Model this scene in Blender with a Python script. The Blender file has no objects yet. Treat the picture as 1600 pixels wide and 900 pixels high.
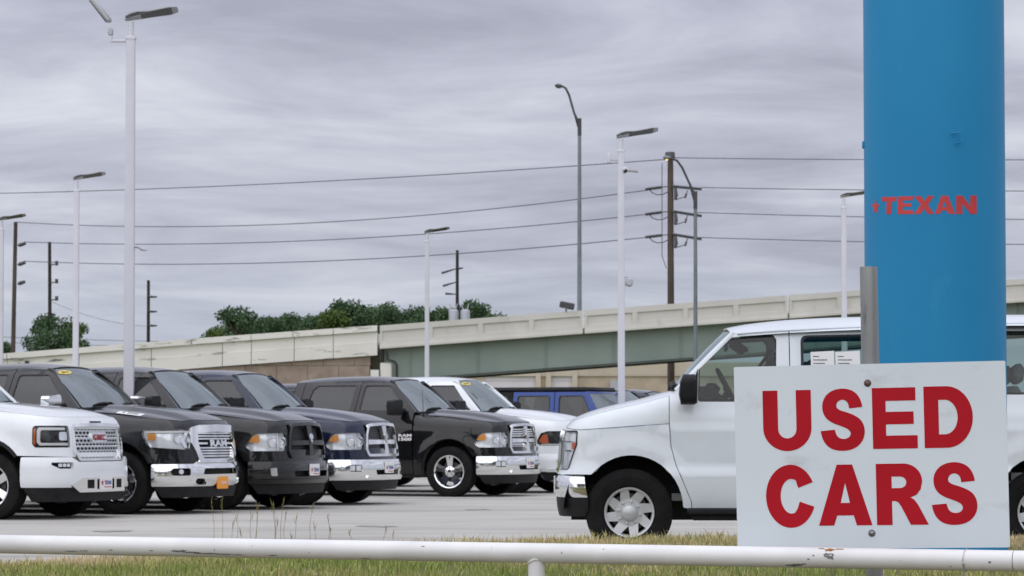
import bpy, bmesh, math, random
import numpy as np
from mathutils import Vector, Matrix
from mathutils.geometry import delaunay_2d_cdt

random.seed(7)
rng = np.random.default_rng(7)
scene = bpy.context.scene
COL = scene.collection
rad = math.radians
sin, cos, pi = math.sin, math.cos, math.pi

# ------------------------------------------------------------------ camera
F = 4800.0                      # focal length in pixels of a 1600 px wide frame
CAMZ = 1.09
PITCH = math.atan(219.0 / F)
cam_d = bpy.data.cameras.new('camera')
cam_d.sensor_width = 36.0
cam_d.lens = 36.0 * F / 1600.0
cam_d.clip_start = 0.2
cam_d.clip_end = 6000
cam_d.dof.use_dof = True
cam_d.dof.focus_distance = 14.0
cam_d.dof.aperture_fstop = 15.0
cam = bpy.data.objects.new('camera', cam_d)
COL.objects.link(cam)
cam.location = (0, 0, CAMZ)
cam.rotation_euler = (rad(90) + PITCH, 0, 0)
scene.camera = cam

# ------------------------------------------------------------------ light
SUN_EL, SUN_AZ = rad(43), rad(205)      # compass style: 0 = +Y, clockwise; behind the camera, a little left
world = bpy.data.worlds.new('World')
scene.world = world
world.use_nodes = True
wn, wl = world.node_tree.nodes, world.node_tree.links
for n in list(wn):
    wn.remove(n)


def N(nodes, kind, **kw):
    n = nodes.new(kind)
    for k, v in kw.items():
        setattr(n, k, v)
    return n


w_out = N(wn, 'ShaderNodeOutputWorld')
w_bg = N(wn, 'ShaderNodeBackground')
w_bg.inputs['Strength'].default_value = 0.10
sky_tex = N(wn, 'ShaderNodeTexSky', sky_type='NISHITA', sun_disc=False)
sky_tex.sun_elevation = SUN_EL
sky_tex.sun_rotation = SUN_AZ
w_tc = N(wn, 'ShaderNodeTexCoord')
w_sep = N(wn, 'ShaderNodeSeparateXYZ')
wl.new(w_tc.outputs['Generated'], w_sep.inputs[0])
w_mx = N(wn, 'ShaderNodeMath', operation='MAXIMUM'); w_mx.inputs[1].default_value = 0.0
wl.new(w_sep.outputs['Z'], w_mx.inputs[0])
w_ad = N(wn, 'ShaderNodeMath', operation='ADD'); w_ad.inputs[1].default_value = 0.085
wl.new(w_mx.outputs[0], w_ad.inputs[0])
w_dx = N(wn, 'ShaderNodeMath', operation='DIVIDE'); w_dy = N(wn, 'ShaderNodeMath', operation='DIVIDE')
wl.new(w_sep.outputs['X'], w_dx.inputs[0]); wl.new(w_ad.outputs[0], w_dx.inputs[1])
wl.new(w_sep.outputs['Y'], w_dy.inputs[0]); wl.new(w_ad.outputs[0], w_dy.inputs[1])
w_cb = N(wn, 'ShaderNodeCombineXYZ')
wl.new(w_dx.outputs[0], w_cb.inputs[0]); wl.new(w_dy.outputs[0], w_cb.inputs[1])
w_map = N(wn, 'ShaderNodeMapping')
w_map.inputs['Rotation'].default_value = (0, 0, rad(9))
w_map.inputs['Location'].default_value = (2.3, 1.7, 0)
wl.new(w_cb.outputs[0], w_map.inputs[0])
w_n1 = N(wn, 'ShaderNodeTexNoise')
w_n1.inputs['Scale'].default_value = 1.25; w_n1.inputs['Detail'].default_value = 7
w_n1.inputs['Roughness'].default_value = 0.60; w_n1.inputs['Distortion'].default_value = 0.5
wl.new(w_map.outputs[0], w_n1.inputs['Vector'])
w_n2 = N(wn, 'ShaderNodeTexNoise')
w_n2.inputs['Scale'].default_value = 0.42; w_n2.inputs['Detail'].default_value = 3
wl.new(w_map.outputs[0], w_n2.inputs['Vector'])
w_mix0 = N(wn, 'ShaderNodeMix', data_type='FLOAT'); w_mix0.inputs[0].default_value = 0.42
wl.new(w_n1.outputs[0], w_mix0.inputs[2]); wl.new(w_n2.outputs[0], w_mix0.inputs[3])
w_rmp = N(wn, 'ShaderNodeValToRGB')
el = w_rmp.color_ramp.elements
el[0].position = 0.39; el[0].color = (0.385, 0.395, 0.48, 1)
el[1].position = 0.635; el[1].color = (0.745, 0.765, 0.835, 1)
e = el.new(0.49); e.color = (0.51, 0.525, 0.625, 1)
wl.new(w_mix0.outputs[0], w_rmp.inputs[0])
# a bluer, smoother band of air low over the horizon
w_hz = N(wn, 'ShaderNodeMapRange'); w_hz.inputs[1].default_value = 0.0; w_hz.inputs[2].default_value = 0.075
w_hz.inputs[3].default_value = 0.85; w_hz.inputs[4].default_value = 0.0
w_hz.interpolation_type = 'SMOOTHSTEP'
wl.new(w_sep.outputs['Z'], w_hz.inputs[0])
w_m1 = N(wn, 'ShaderNodeMix', data_type='RGBA')
wl.new(w_hz.outputs[0], w_m1.inputs[0]); wl.new(w_rmp.outputs[0], w_m1.inputs[6])
w_m1.inputs[7].default_value = (0.46, 0.51, 0.615, 1)
w_sc = N(wn, 'ShaderNodeVectorMath', operation='SCALE'); w_sc.inputs[3].default_value = 9.4
wl.new(w_m1.outputs[2], w_sc.inputs[0])
w_zen = N(wn, 'ShaderNodeMapRange'); w_zen.inputs[1].default_value = 0.12; w_zen.inputs[2].default_value = 1.0
w_zen.inputs[3].default_value = 9.4; w_zen.inputs[4].default_value = 17.0      # an overcast sky grows brighter overhead
wl.new(w_mx.outputs[0], w_zen.inputs[0]); wl.new(w_zen.outputs[0], w_sc.inputs[3])
w_m2 = N(wn, 'ShaderNodeMix', data_type='RGBA'); w_m2.inputs[0].default_value = 0.95
wl.new(sky_tex.outputs[0], w_m2.inputs[6]); wl.new(w_sc.outputs[0], w_m2.inputs[7])
wl.new(w_m2.outputs[2], w_bg.inputs['Color'])
wl.new(w_bg.outputs[0], w_out.inputs[0])

sun_d = bpy.data.lights.new('sun', 'SUN')
sun_d.energy = 1.5
sun_d.angle = rad(115)
sun_d.color = (1.0, 0.97, 0.93)
sun = bpy.data.objects.new('sun', sun_d)
COL.objects.link(sun)
sdir = Vector((sin(SUN_AZ) * cos(SUN_EL), cos(SUN_AZ) * cos(SUN_EL), sin(SUN_EL)))
sun.rotation_euler = (-sdir).to_track_quat('-Z', 'Y').to_euler()
sun.location = sdir * 60

scene.view_settings.view_transform = 'Standard'
scene.view_settings.look = 'None'
scene.view_settings.exposure = 0.12
scene.view_settings.gamma = 1.0


def P(px, py, D):
    """the place at distance D (metres along +Y) seen at pixel px, py of the 1600x900 photograph"""
    xr = (px - 800.0) / F
    yu = (450.0 - py) / F
    d = Vector((xr, cos(PITCH) - yu * sin(PITCH), sin(PITCH) + yu * cos(PITCH)))
    return Vector((0, 0, CAMZ)) + d * (D / d.y)


# ------------------------------------------------------------------ object helpers
def prop(o, label=None, cat=None, group=None, kind=None):
    if label: o['label'] = label
    if cat: o['category'] = cat
    if group: o['group'] = group
    if kind: o['kind'] = kind
    return o


def thing(name, label, cat, loc=(0, 0, 0), rz=0.0, group=None):
    o = bpy.data.objects.new(name, None)
    o.empty_display_size = 0.2
    COL.objects.link(o)
    o.location = loc
    o.rotation_euler = (0, 0, rz)
    return prop(o, label, cat, group)


def copy_tree(o, parent=None):
    c = o.copy()
    COL.objects.link(c)
    if parent: c.parent = parent
    for ch in list(o.children):
        copy_tree(ch, c)
    return c


# ------------------------------------------------------------------ 2D helpers
def rpoly(pts, r=0.02, n=4):
    """polygon with rounded corners; a point may carry its own radius as a third value"""
    out = []
    m = len(pts)
    for i in range(m):
        p = pts[i]
        rr = p[2] if len(p) > 2 else r
        a = np.array(pts[i - 1][:2], float); b = np.array(p[:2], float); c = np.array(pts[(i + 1) % m][:2], float)
        u, v = a - b, c - b
        lu, lv = np.linalg.norm(u), np.linalg.norm(v)
        if rr <= 0 or lu < 1e-9 or lv < 1e-9:
            out.append(tuple(b)); continue
        u /= lu; v /= lv
        ang = math.acos(max(-1, min(1, float(u @ v))))
        if ang > pi - 0.06:
            out.append(tuple(b)); continue
        t = min(rr / math.tan(ang / 2), 0.48 * lu, 0.48 * lv)
        p0, p1 = b + u * t, b + v * t
        for k in range(n + 1):
            f = k / n
            q = (1 - f) ** 2 * p0 + 2 * f * (1 - f) * b + f * f * p1
            out.append((float(q[0]), float(q[1])))
    return out


def ngon(cx, cy, rx, ry=None, n=16, a0=0.0):
    ry = rx if ry is None else ry
    return [(cx + rx * cos(a0 + 2 * pi * k / n), cy + ry * sin(a0 + 2 * pi * k / n)) for k in range(n)]


def arc(cx, cy, r, a0, a1, n=14, ry=None):
    ry = r if ry is None else ry
    return [(cx + r * cos(rad(a0 + (a1 - a0) * k / n)), cy + ry * sin(rad(a0 + (a1 - a0) * k / n))) for k in range(n + 1)]


def inside(poly, X, Y):
    res = np.zeros(X.shape, bool)
    p = np.asarray(poly, float)
    for i in range(len(p)):
        x1, y1 = p[i - 1]; x2, y2 = p[i]
        if y1 == y2: continue
        c = ((y1 > Y) != (y2 > Y)) & (X < (x2 - x1) * (Y - y1) / (y2 - y1) + x1)
        res ^= c
    return res


def dens(poly, res):
    out = []
    for i in range(len(poly)):
        a = poly[i]; b = poly[(i + 1) % len(poly)]
        L = math.hypot(b[0] - a[0], b[1] - a[1])
        if L < 1e-6: continue
        k = max(1, int(math.ceil(L / res)))
        for j in range(k):
            out.append((a[0] + (b[0] - a[0]) * j / k, a[1] + (b[1] - a[1]) * j / k))
    return out


def spl(tab):
    """smooth interpolation through a table"""
    xs = np.array([t[0] for t in tab], float); ys = np.array([t[1] for t in tab], float)
    o = np.argsort(xs); xs, ys = xs[o], ys[o]
    m = np.zeros_like(ys)
    d = np.diff(ys) / np.diff(xs)
    m[0], m[-1] = d[0], d[-1]
    for i in range(1, len(xs) - 1):
        m[i] = 0 if d[i - 1] * d[i] <= 0 else 2 * d[i - 1] * d[i] / (d[i - 1] + d[i])

    def f(x):
        if x <= xs[0]: return float(ys[0] + m[0] * (x - xs[0]))
        if x >= xs[-1]: return float(ys[-1] + m[-1] * (x - xs[-1]))
        i = int(np.searchsorted(xs, x)) - 1
        h = xs[i + 1] - xs[i]; t = (x - xs[i]) / h
        return float((2 * t ** 3 - 3 * t * t + 1) * ys[i] + (t ** 3 - 2 * t * t + t) * h * m[i]
                     + (-2 * t ** 3 + 3 * t * t) * ys[i + 1] + (t ** 3 - t * t) * h * m[i + 1])
    return f


def sst(a, b, x):
    t = max(0.0, min(1.0, (x - a) / (b - a)))
    return t * t * (3 - 2 * t)


# ------------------------------------------------------------------ mesh builder
class MB:
    def __init__(self):
        self.v = []; self.f = []; self.m = []

    def add(self, vs, fs, mi=0):
        b = len(self.v)
        self.v.extend([tuple(p) for p in vs])
        self.f.extend([tuple(b + i for i in f) for f in fs])
        self.m.extend([mi] * len(fs))

    def box(self, c, d, rz=0.0, ry=0.0, rx=0.0, bev=0.0, mi=0):
        hx, hy, hz = d[0] / 2, d[1] / 2, d[2] / 2
        M = Matrix.Rotation(rz, 3, 'Z') @ Matrix.Rotation(ry, 3, 'Y') @ Matrix.Rotation(rx, 3, 'X')
        c = Vector(c)
        if bev <= 0:
            vs = [c + M @ Vector((sx * hx, sy * hy, sz * hz)) for sz in (-1, 1) for sy in (-1, 1) for sx in (-1, 1)]
            fs = [(0, 2, 3, 1), (4, 5, 7, 6), (0, 1, 5, 4), (1, 3, 7, 5), (3, 2, 6, 7), (2, 0, 4, 6)]
            self.add(vs, fs, mi)
            return self
        b = min(bev, hx * .9, hy * .9, hz * .9)
        # chamfered box: 24 verts
        idx = {}; vs = []
        for sx in (-1, 1):
            for sy in (-1, 1):
                for sz in (-1, 1):
                    for ax in range(3):
                        p = [sx * (hx - b), sy * (hy - b), sz * (hz - b)]
                        p[ax] = (sx * hx, sy * hy, sz * hz)[ax]
                        idx[(sx, sy, sz, ax)] = len(vs)
                        vs.append(c + M @ Vector(p))
        bm = bmesh.new()
        bv = [bm.verts.new(p) for p in vs]
        bmesh.ops.convex_hull(bm, input=bv)
        bm.verts.index_update()
        vv = [v.co.copy() for v in bm.verts]
        ff = [tuple(v.index for v in f.verts) for f in bm.faces]
        bm.free()
        self.add(vv, ff, mi)
        return self

    def prism(self, poly, fn0, fn1, mi=0):
        """closed solid between fn0(u,v) and fn1(u,v) over a polygon (concave allowed)"""
        n = len(poly)
        vs = [fn0(u, v) for u, v in poly] + [fn1(u, v) for u, v in poly]
        fs = [(i, (i + 1) % n, n + (i + 1) % n, n + i) for i in range(n)]
        from mathutils.geometry import tessellate_polygon
        tri = tessellate_polygon([[Vector((u, v, 0)) for u, v in poly]])
        area = sum(poly[i - 1][0] * poly[i][1] - poly[i][0] * poly[i - 1][1] for i in range(n))
        for t in tri:
            a, b, c = t
            s = (poly[b][0] - poly[a][0]) * (poly[c][1] - poly[a][1]) - (poly[c][0] - poly[a][0]) * (poly[b][1] - poly[a][1])
            if s < 0: a, b, c = a, c, b
            fs.append((n + a, n + b, n + c)); fs.append((a, c, b))
        if area < 0:
            fs = [(i, n + i, n + (i + 1) % n, (i + 1) % n) for i in range(n)] + fs[n:]
        self.add(vs, fs, mi)
        return self

    def tube(self, path, r, seg=8, cap=True, mi=0):
        pts = [Vector(p) for p in path]
        rs = r if isinstance(r, (list, tuple)) else [r] * len(pts)
        vs, fs = [], []
        t0 = (pts[1] - pts[0]).normalized()
        up = Vector((0, 0, 1)) if abs(t0.z) < 0.9 else Vector((1, 0, 0))
        nrm = t0.cross(up).normalized()
        for i, p in enumerate(pts):
            if i == 0: t = pts[1] - pts[0]
            elif i == len(pts) - 1: t = pts[-1] - pts[-2]
            else: t = (pts[i + 1] - pts[i - 1])
            t.normalize()
            nrm = (nrm - t * nrm.dot(t)).normalized()
            bn = t.cross(nrm)
            for k in range(seg):
                a = 2 * pi * k / seg
                vs.append(p + (nrm * cos(a) + bn * sin(a)) * rs[i])
        for i in range(len(pts) - 1):
            for k in range(seg):
                k2 = (k + 1) % seg
                fs.append((i * seg + k, i * seg + k2, (i + 1) * seg + k2, (i + 1) * seg + k))
        if cap:
            fs.append(tuple(reversed(range(seg))))
            fs.append(tuple((len(pts) - 1) * seg + k for k in range(seg)))
        self.add(vs, fs, mi)
        return self

    def lathe(self, prof, c=(0, 0, 0), axis='Y', seg=32, mi=0, close=False):
        """prof: list of (radius, height along the axis)"""
        c = Vector(c); vs = []; fs = []
        n = len(prof)
        for k in range(seg):
            a = 2 * pi * k / seg
            for r, h in prof:
                if axis == 'Y': p = Vector((r * cos(a), h, r * sin(a)))
                elif axis == 'X': p = Vector((h, r * cos(a), r * sin(a)))
                else: p = Vector((r * cos(a), r * sin(a), h))
                vs.append(c + p)
        for k in range(seg):
            k2 = (k + 1) % seg
            for j in range(n - 1 + (1 if close else 0)):
                j2 = (j + 1) % n
                q = (k * n + j, k2 * n + j, k2 * n + j2, k * n + j2)
                fs.append(q if axis != 'Y' else tuple(reversed(q)))
        self.add(vs, fs, mi)
        return self

    def patch(self, outline, fn, res=0.06, holes=(), flange=0.0, mi=0, hres=None):
        """surface over a 2D outline mapped through fn(u,v)->xyz, with its rim folded inwards by flange"""
        loops = [dens(outline, res)] + [dens(h, hres or res) for h in holes]
        pts = []; edges = []
        for L in loops:
            b = len(pts)
            pts.extend(L)
            edges.extend([(b + i, b + (i + 1) % len(L)) for i in range(len(L))])
        A = np.array(pts)
        x0, y0 = np.array(loops[0]).min(0); x1, y1 = np.array(loops[0]).max(0)
        gx = np.arange(x0 + res * .5, x1, res); gy = np.arange(y0 + res * .5, y1, res)
        if len(gx) and len(gy):
            GX, GY = np.meshgrid(gx, gy)
            GX[::2] += res * .25
            GX = GX.ravel(); GY = GY.ravel()
            ok = inside(loops[0], GX, GY)
            for h in loops[1:]:
                ok &= ~inside(h, GX, GY)
            GX, GY = GX[ok], GY[ok]
            if len(GX):
                d = np.sqrt((GX[:, None] - A[None, :, 0]) ** 2 + (GY[:, None] - A[None, :, 1]) ** 2).min(1)
                for x, y in zip(GX[d > res * .45], GY[d > res * .45]):
                    pts.append((float(x), float(y)))
        r = delaunay_2d_cdt([Vector(p) for p in pts], edges, [], 0, 1e-7)
        V2, FF = r[0], r[2]
        V = np.array([(p.x, p.y) for p in V2])
        T = np.array([f for f in FF if len(f) == 3])
        C = V[T].mean(1)
        ok = inside(loops[0], C[:, 0], C[:, 1])
        for h in loops[1:]:
            ok &= ~inside(h, C[:, 0], C[:, 1])
        T = T[ok]
        a, b, c = V[T[:, 0]], V[T[:, 1]], V[T[:, 2]]
        s = (b[:, 0] - a[:, 0]) * (c[:, 1] - a[:, 1]) - (c[:, 0] - a[:, 0]) * (b[:, 1] - a[:, 1])
        T[s < 0] = T[s < 0][:, ::-1]
        tris = [tuple(int(i) for i in t) for t in T]
        P3 = [Vector(fn(float(u), float(v))) for u, v in V]
        self.add(P3, tris, mi)
        if flange:
            cnt = {}
            for t in tris:
                for i in range(3):
                    e = (t[i], t[(i + 1) % 3])
                    cnt[e] = cnt.get(e, 0) + 1
            be = [e for e in cnt if (e[1], e[0]) not in cnt]
            ids = {}
            vs = []
            h = 1e-3
            for e in be:
                for i in e:
                    if i in ids: continue
                    u, v = map(float, V[i])
                    p = P3[i]
                    du = Vector(fn(u + h, v)) - Vector(fn(u - h, v)); dv = Vector(fn(u, v + h)) - Vector(fn(u, v - h))
                    n = du.cross(dv)
                    n = n.normalized() if n.length > 1e-12 else Vector((0, 0, 0))
                    ids[i] = len(vs)
                    vs.append(p); vs.append(p - n * flange)
            self.add(vs, [(ids[a], ids[a] + 1, ids[b] + 1, ids[b]) for a, b in be], mi)
        return self

    def build(self, name, mats, parent=None, sharp=40, smooth=True):
        me = bpy.data.meshes.new(name)
        me.from_pydata(self.v, [], self.f)
        for m in (mats if isinstance(mats, (list, tuple)) else [mats]):
            me.materials.append(m)
        if any(self.m):
            me.polygons.foreach_set('material_index', self.m)
        if smooth:
            me.polygons.foreach_set('use_smooth', [True] * len(me.polygons))
            me.set_sharp_from_angle(angle=rad(sharp))
        me.update()
        o = bpy.data.objects.new(name, me)
        COL.objects.link(o)
        if parent: o.parent = parent
        return o


def struct(o):
    o['kind'] = 'structure'
    return o


# ------------------------------------------------------------------ materials
def mat_new(name):
    m = bpy.data.materials.new(name)
    m.use_nodes = True
    nt = m.node_tree
    b = nt.nodes['Principled BSDF']
    return m, nt, b


def simple(name, col, rough=0.5, metal=0.0, coat=0.0, spec=None, emis=None):
    m, nt, b = mat_new(name)
    b.inputs['Base Color'].default_value = (*col, 1)
    b.inputs['Roughness'].default_value = rough
    b.inputs['Metallic'].default_value = metal
    b.inputs['Coat Weight'].default_value = coat
    b.inputs['Coat Roughness'].default_value = 0.04
    if spec is not None: b.inputs['Specular IOR Level'].default_value = spec
    if emis:
        b.inputs['Emission Color'].default_value = (*emis[0], 1); b.inputs['Emission Strength'].default_value = emis[1]
    return m


def noisy(name, c0, c1, scale=4.0, rough=0.7, detail=6, bump=0.0, bscale=60.0, metal=0.0, coat=0.0, p0=0.35, p1=0.65,
          stretch=(1, 1, 1), rvar=0.0, extra=None):
    m, nt, b = mat_new(name)
    n = nt.nodes; l = nt.links
    tc = N(n, 'ShaderNodeTexCoord'); mp = N(n, 'ShaderNodeMapping')
    mp.inputs['Scale'].default_value = stretch
    l.new(tc.outputs['Object'], mp.inputs[0])
    no = N(n, 'ShaderNodeTexNoise'); no.inputs['Scale'].default_value = scale; no.inputs['Detail'].default_value = detail
    l.new(mp.outputs[0], no.inputs['Vector'])
    rp = N(n, 'ShaderNodeValToRGB')
    rp.color_ramp.elements[0].position = p0; rp.color_ramp.elements[0].color = (*c0, 1)
    rp.color_ramp.elements[1].position = p1; rp.color_ramp.elements[1].color = (*c1, 1)
    l.new(no.outputs[0], rp.inputs[0])
    colo = rp.outputs[0]
    if extra:                                   # stains with a shape of their own: (colour, scale, lo, hi, stretch)
        ec, es, lo, hi, est = extra
        mp2 = N(n, 'ShaderNodeMapping'); mp2.inputs['Scale'].default_value = est
        l.new(tc.outputs['Object'], mp2.inputs[0])
        n2 = N(n, 'ShaderNodeTexNoise'); n2.inputs['Scale'].default_value = es; n2.inputs['Detail'].default_value = 8
        n2.inputs['Roughness'].default_value = 0.65
        l.new(mp2.outputs[0], n2.inputs['Vector'])
        mr = N(n, 'ShaderNodeMapRange'); mr.inputs[1].default_value = lo; mr.inputs[2].default_value = hi
        l.new(n2.outputs[0], mr.inputs[0])
        mx = N(n, 'ShaderNodeMix', data_type='RGBA')
        l.new(mr.outputs[0], mx.inputs[0]); l.new(colo, mx.inputs[6]); mx.inputs[7].default_value = (*ec, 1)
        colo = mx.outputs[2]
    l.new(colo, b.inputs['Base Color'])
    b.inputs['Roughness'].default_value = rough
    b.inputs['Metallic'].default_value = metal
    b.inputs['Coat Weight'].default_value = coat
    b.inputs['Coat Roughness'].default_value = 0.03
    if rvar:
        mr2 = N(n, 'ShaderNodeMapRange'); mr2.inputs[3].default_value = rough - rvar; mr2.inputs[4].default_value = rough + rvar
        l.new(no.outputs[0], mr2.inputs[0]); l.new(mr2.outputs[0], b.inputs['Roughness'])
    if bump:
        nb = N(n, 'ShaderNodeTexNoise'); nb.inputs['Scale'].default_value = bscale; nb.inputs['Detail'].default_value = 4
        l.new(tc.outputs['Object'], nb.inputs['Vector'])
        bp = N(n, 'ShaderNodeBump'); bp.inputs['Strength'].default_value = bump; bp.inputs['Distance'].default_value = 0.02
        l.new(nb.outputs[0], bp.inputs['Height']); l.new(bp.outputs[0], b.inputs['Normal'])
    return m


def glass(name, tint, ior=1.6, rough=0.0, dust_sheen=0.0, gcol=(1, 1, 1)):
    m = bpy.data.materials.new(name)
    m.use_nodes = True
    nt = m.node_tree; n = nt.nodes; l = nt.links
    for q in list(n): n.remove(q)
    out = N(n, 'ShaderNodeOutputMaterial')
    tr = N(n, 'ShaderNodeBsdfTransparent'); tr.inputs[0].default_value = (*tint, 1)
    gl = N(n, 'ShaderNodeBsdfGlossy'); gl.inputs['Roughness'].default_value = rough; gl.inputs[0].default_value = (*gcol, 1)
    fr = N(n, 'ShaderNodeFresnel'); fr.inputs[0].default_value = ior
    mx = N(n, 'ShaderNodeMixShader')
    l.new(fr.outputs[0], mx.inputs[0]); l.new(tr.outputs[0], mx.inputs[1]); l.new(gl.outputs[0], mx.inputs[2])
    if dust_sheen:                                     # dusty pale film, also standing in for sky reflected in the glass
        df = N(n, 'ShaderNodeBsdfDiffuse'); df.inputs[0].default_value = (.50, .54, .55, 1)
        tc = N(n, 'ShaderNodeTexCoord'); no = N(n, 'ShaderNodeTexNoise'); no.inputs['Scale'].default_value = 1.6; no.inputs['Detail'].default_value = 5
        l.new(tc.outputs['Object'], no.inputs['Vector'])
        mr = N(n, 'ShaderNodeMapRange'); mr.inputs[1].default_value = .3; mr.inputs[2].default_value = .7
        mr.inputs[3].default_value = dust_sheen * .7; mr.inputs[4].default_value = dust_sheen * 1.3
        l.new(no.outputs[0], mr.inputs[0])
        m2 = N(n, 'ShaderNodeMixShader')
        l.new(mr.outputs[0], m2.inputs[0]); l.new(mx.outputs[0], m2.inputs[1]); l.new(df.outputs[0], m2.inputs[2])
        l.new(m2.outputs[0], out.inputs[0])
    else:
        l.new(mx.outputs[0], out.inputs[0])
    return m


def paint(name, col, metal=0.0, rough=0.35, flake=0.0):
    k = 0.94
    m = noisy(name, tuple(c * k for c in col), col, scale=2.2, rough=rough, metal=metal, coat=1.0, rvar=0.04)
    m.node_tree.nodes['Principled BSDF'].inputs['Specular IOR Level'].default_value = 0.1
    return m


M = {}
M['chrome'] = simple('chrome', (0.86, 0.87, 0.88), 0.09, 1.0)
M['satin'] = simple('satin_silver', (0.62, 0.63, 0.64), 0.28, 1.0)
M['plastic'] = noisy('black_plastic', (0.010, 0.0105, 0.011), (0.017, 0.0175, 0.0185), 9, 0.55)
M['trim'] = simple('gloss_black_trim', (0.012, 0.012, 0.013), 0.25)
M['dark'] = simple('dark_cavity', (0.008, 0.008, 0.009), 0.8)
M['mesh'] = simple('grille_mesh', (0.035, 0.036, 0.038), 0.45)
M['mesh_grey'] = simple('grille_mesh_grey', (0.11, 0.115, 0.125), 0.4, 0.5)
M['tyre'] = noisy('tyre_rubber', (0.006, 0.006, 0.0065), (0.013, 0.0125, 0.0125), 7, 0.8, bump=0.15, bscale=80)
for k_ in ('plastic', 'tyre'): M[k_].node_tree.nodes['Principled BSDF'].inputs['Specular IOR Level'].default_value = .22
M['under'] = simple('underbody', (0.012, 0.012, 0.012), 0.8)
M['glass_side'] = glass('tinted_glass', (0.30, 0.31, 0.33), 1.7, dust_sheen=.018)
M['glass_ws'] = glass('windshield_glass', (0.62, 0.70, 0.70), 3.3, dust_sheen=.16, gcol=(.86, .98, 1.0))
M['glass_van'] = glass('pale_green_glass', (0.58, 0.69, 0.66), 1.5)
M['lens'] = glass('clear_lens', (0.97, 0.98, 0.99), 1.3)
M['amber'] = simple('amber_lens', (0.85, 0.36, 0.07), 0.25, coat=0.6)
M['amber_dark'] = simple('orange_marker', (0.65, 0.13, 0.03), 0.3, coat=0.6)
M['lamp_white'] = simple('lamp_reflector', (0.90, 0.92, 0.94), 0.25, 0.35)
M['lamp_clear'] = simple('lamp_clear', (0.88, 0.90, 0.92), 0.22, 0.15)
M['bulb'] = simple('lamp_bowl', (0.93, 0.94, 0.96), 0.14, 0.8)
M['wheel_silver'] = simple('wheel_silver', (0.58, 0.59, 0.60), 0.38, 0.35)
M['frost'] = simple('grille_chrome', (0.72, 0.73, 0.74), 0.16, 1.0)
M['interior'] = noisy('cabin_trim', (0.035, 0.035, 0.037), (0.06, 0.06, 0.062), 5, 0.8)
M['seat'] = noisy('seat_cloth', (0.06, 0.06, 0.065), (0.10, 0.10, 0.105), 14, 0.9)
M['seat_van'] = noisy('van_seat_cloth', (0.26, 0.27, 0.27), (0.36, 0.37, 0.37), 14, 0.9)
M['van_trim'] = noisy('van_cabin_trim', (0.20, 0.21, 0.21), (0.28, 0.29, 0.29), 5, 0.8)
M['steel_disc'] = simple('brake_steel', (0.10, 0.10, 0.10), 0.5, 0.8)
M['white_print'] = simple('white_print', (0.80, 0.80, 0.80), 0.5)
M['red_print'] = simple('red_print', (0.55, 0.02, 0.03), 0.5)
M['blue_print'] = simple('blue_print', (0.06, 0.09, 0.30), 0.5)
M['ink'] = simple('dark_ink', (0.03, 0.03, 0.03), 0.6)
M['yellow_print'] = simple('yellow_sticker', (0.88, 0.68, 0.16), 0.5)
M['orange_print'] = simple('orange_plate', (0.86, 0.33, 0.035), 0.5)
M['paint_white'] = paint('white_paint', (0.79, 0.82, 0.845), 0.0, 0.3)
M['paint_van'] = paint('van_white_paint', (0.775, 0.825, 0.865), 0.0, 0.32)
M['paint_black'] = paint('black_paint', (0.005, 0.0053, 0.006), 0.1, 0.35)
M['paint_graph'] = paint('graphite_paint', (0.009, 0.0095, 0.011), 0.25, 0.38)
M['paint_char'] = paint('charcoal_paint', (0.010, 0.010, 0.011), 0.2, 0.38)
M['paint_navy'] = paint('navy_paint', (0.008, 0.013, 0.038), 0.3, 0.36)
M['paint_blue'] = paint('bright_blue_paint', (0.010, 0.052, 0.27), 0.2, 0.35)
M['paint_slate'] = paint('slate_paint', (0.09, 0.10, 0.115), 0.5, 0.35)


# ------------------------------------------------------------------ text as meshes
def text_pts(txt, bold=0.0):
    """outline mesh of a word in the built-in font: (verts 2D, faces), normalised to cap height 1 from the baseline"""
    c = bpy.data.curves.new('t', 'FONT')
    c.body = txt
    c.size = 1.0
    c.offset = bold
    c.resolution_u = 2
    o = bpy.data.objects.new('t', c)
    COL.objects.link(o)
    me = bpy.data.meshes.new_from_object(o)
    vs = np.array([(v.co.x, v.co.y) for v in me.vertices])
    fs = [tuple(p.vertices) for p in me.polygons]
    bpy.data.objects.remove(o); bpy.data.meshes.remove(me); bpy.data.curves.remove(c)
    vs -= vs.min(0)
    h = vs[:, 1].max()
    return vs / h, fs


def word(mb, txt, fn, w, h, bold=0.02, mi=0):
    """lay a word w wide and h high, centred, through fn(u,v)"""
    vs, fs = text_pts(txt, bold)
    sx = w / vs[:, 0].max()
    P3 = [fn((x * sx - w / 2), (y - .5) * h) for x, y in vs]
    # orient to the front of fn (CCW in u,v)
    out = []
    for f in fs:
        a = 0
        for i in range(len(f)):
            p, q = vs[f[i - 1]], vs[f[i]]
            a += p[0] * q[1] - q[0] * p[1]
        out.append(f if a > 0 else tuple(reversed(f)))
    mb.add(P3, out, mi)


STAR = [(sin(2 * pi * k / 10) * (1 if k % 2 == 0 else .42), cos(2 * pi * k / 10) * (1 if k % 2 == 0 else .42)) for k in range(10)][::-1]


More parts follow.
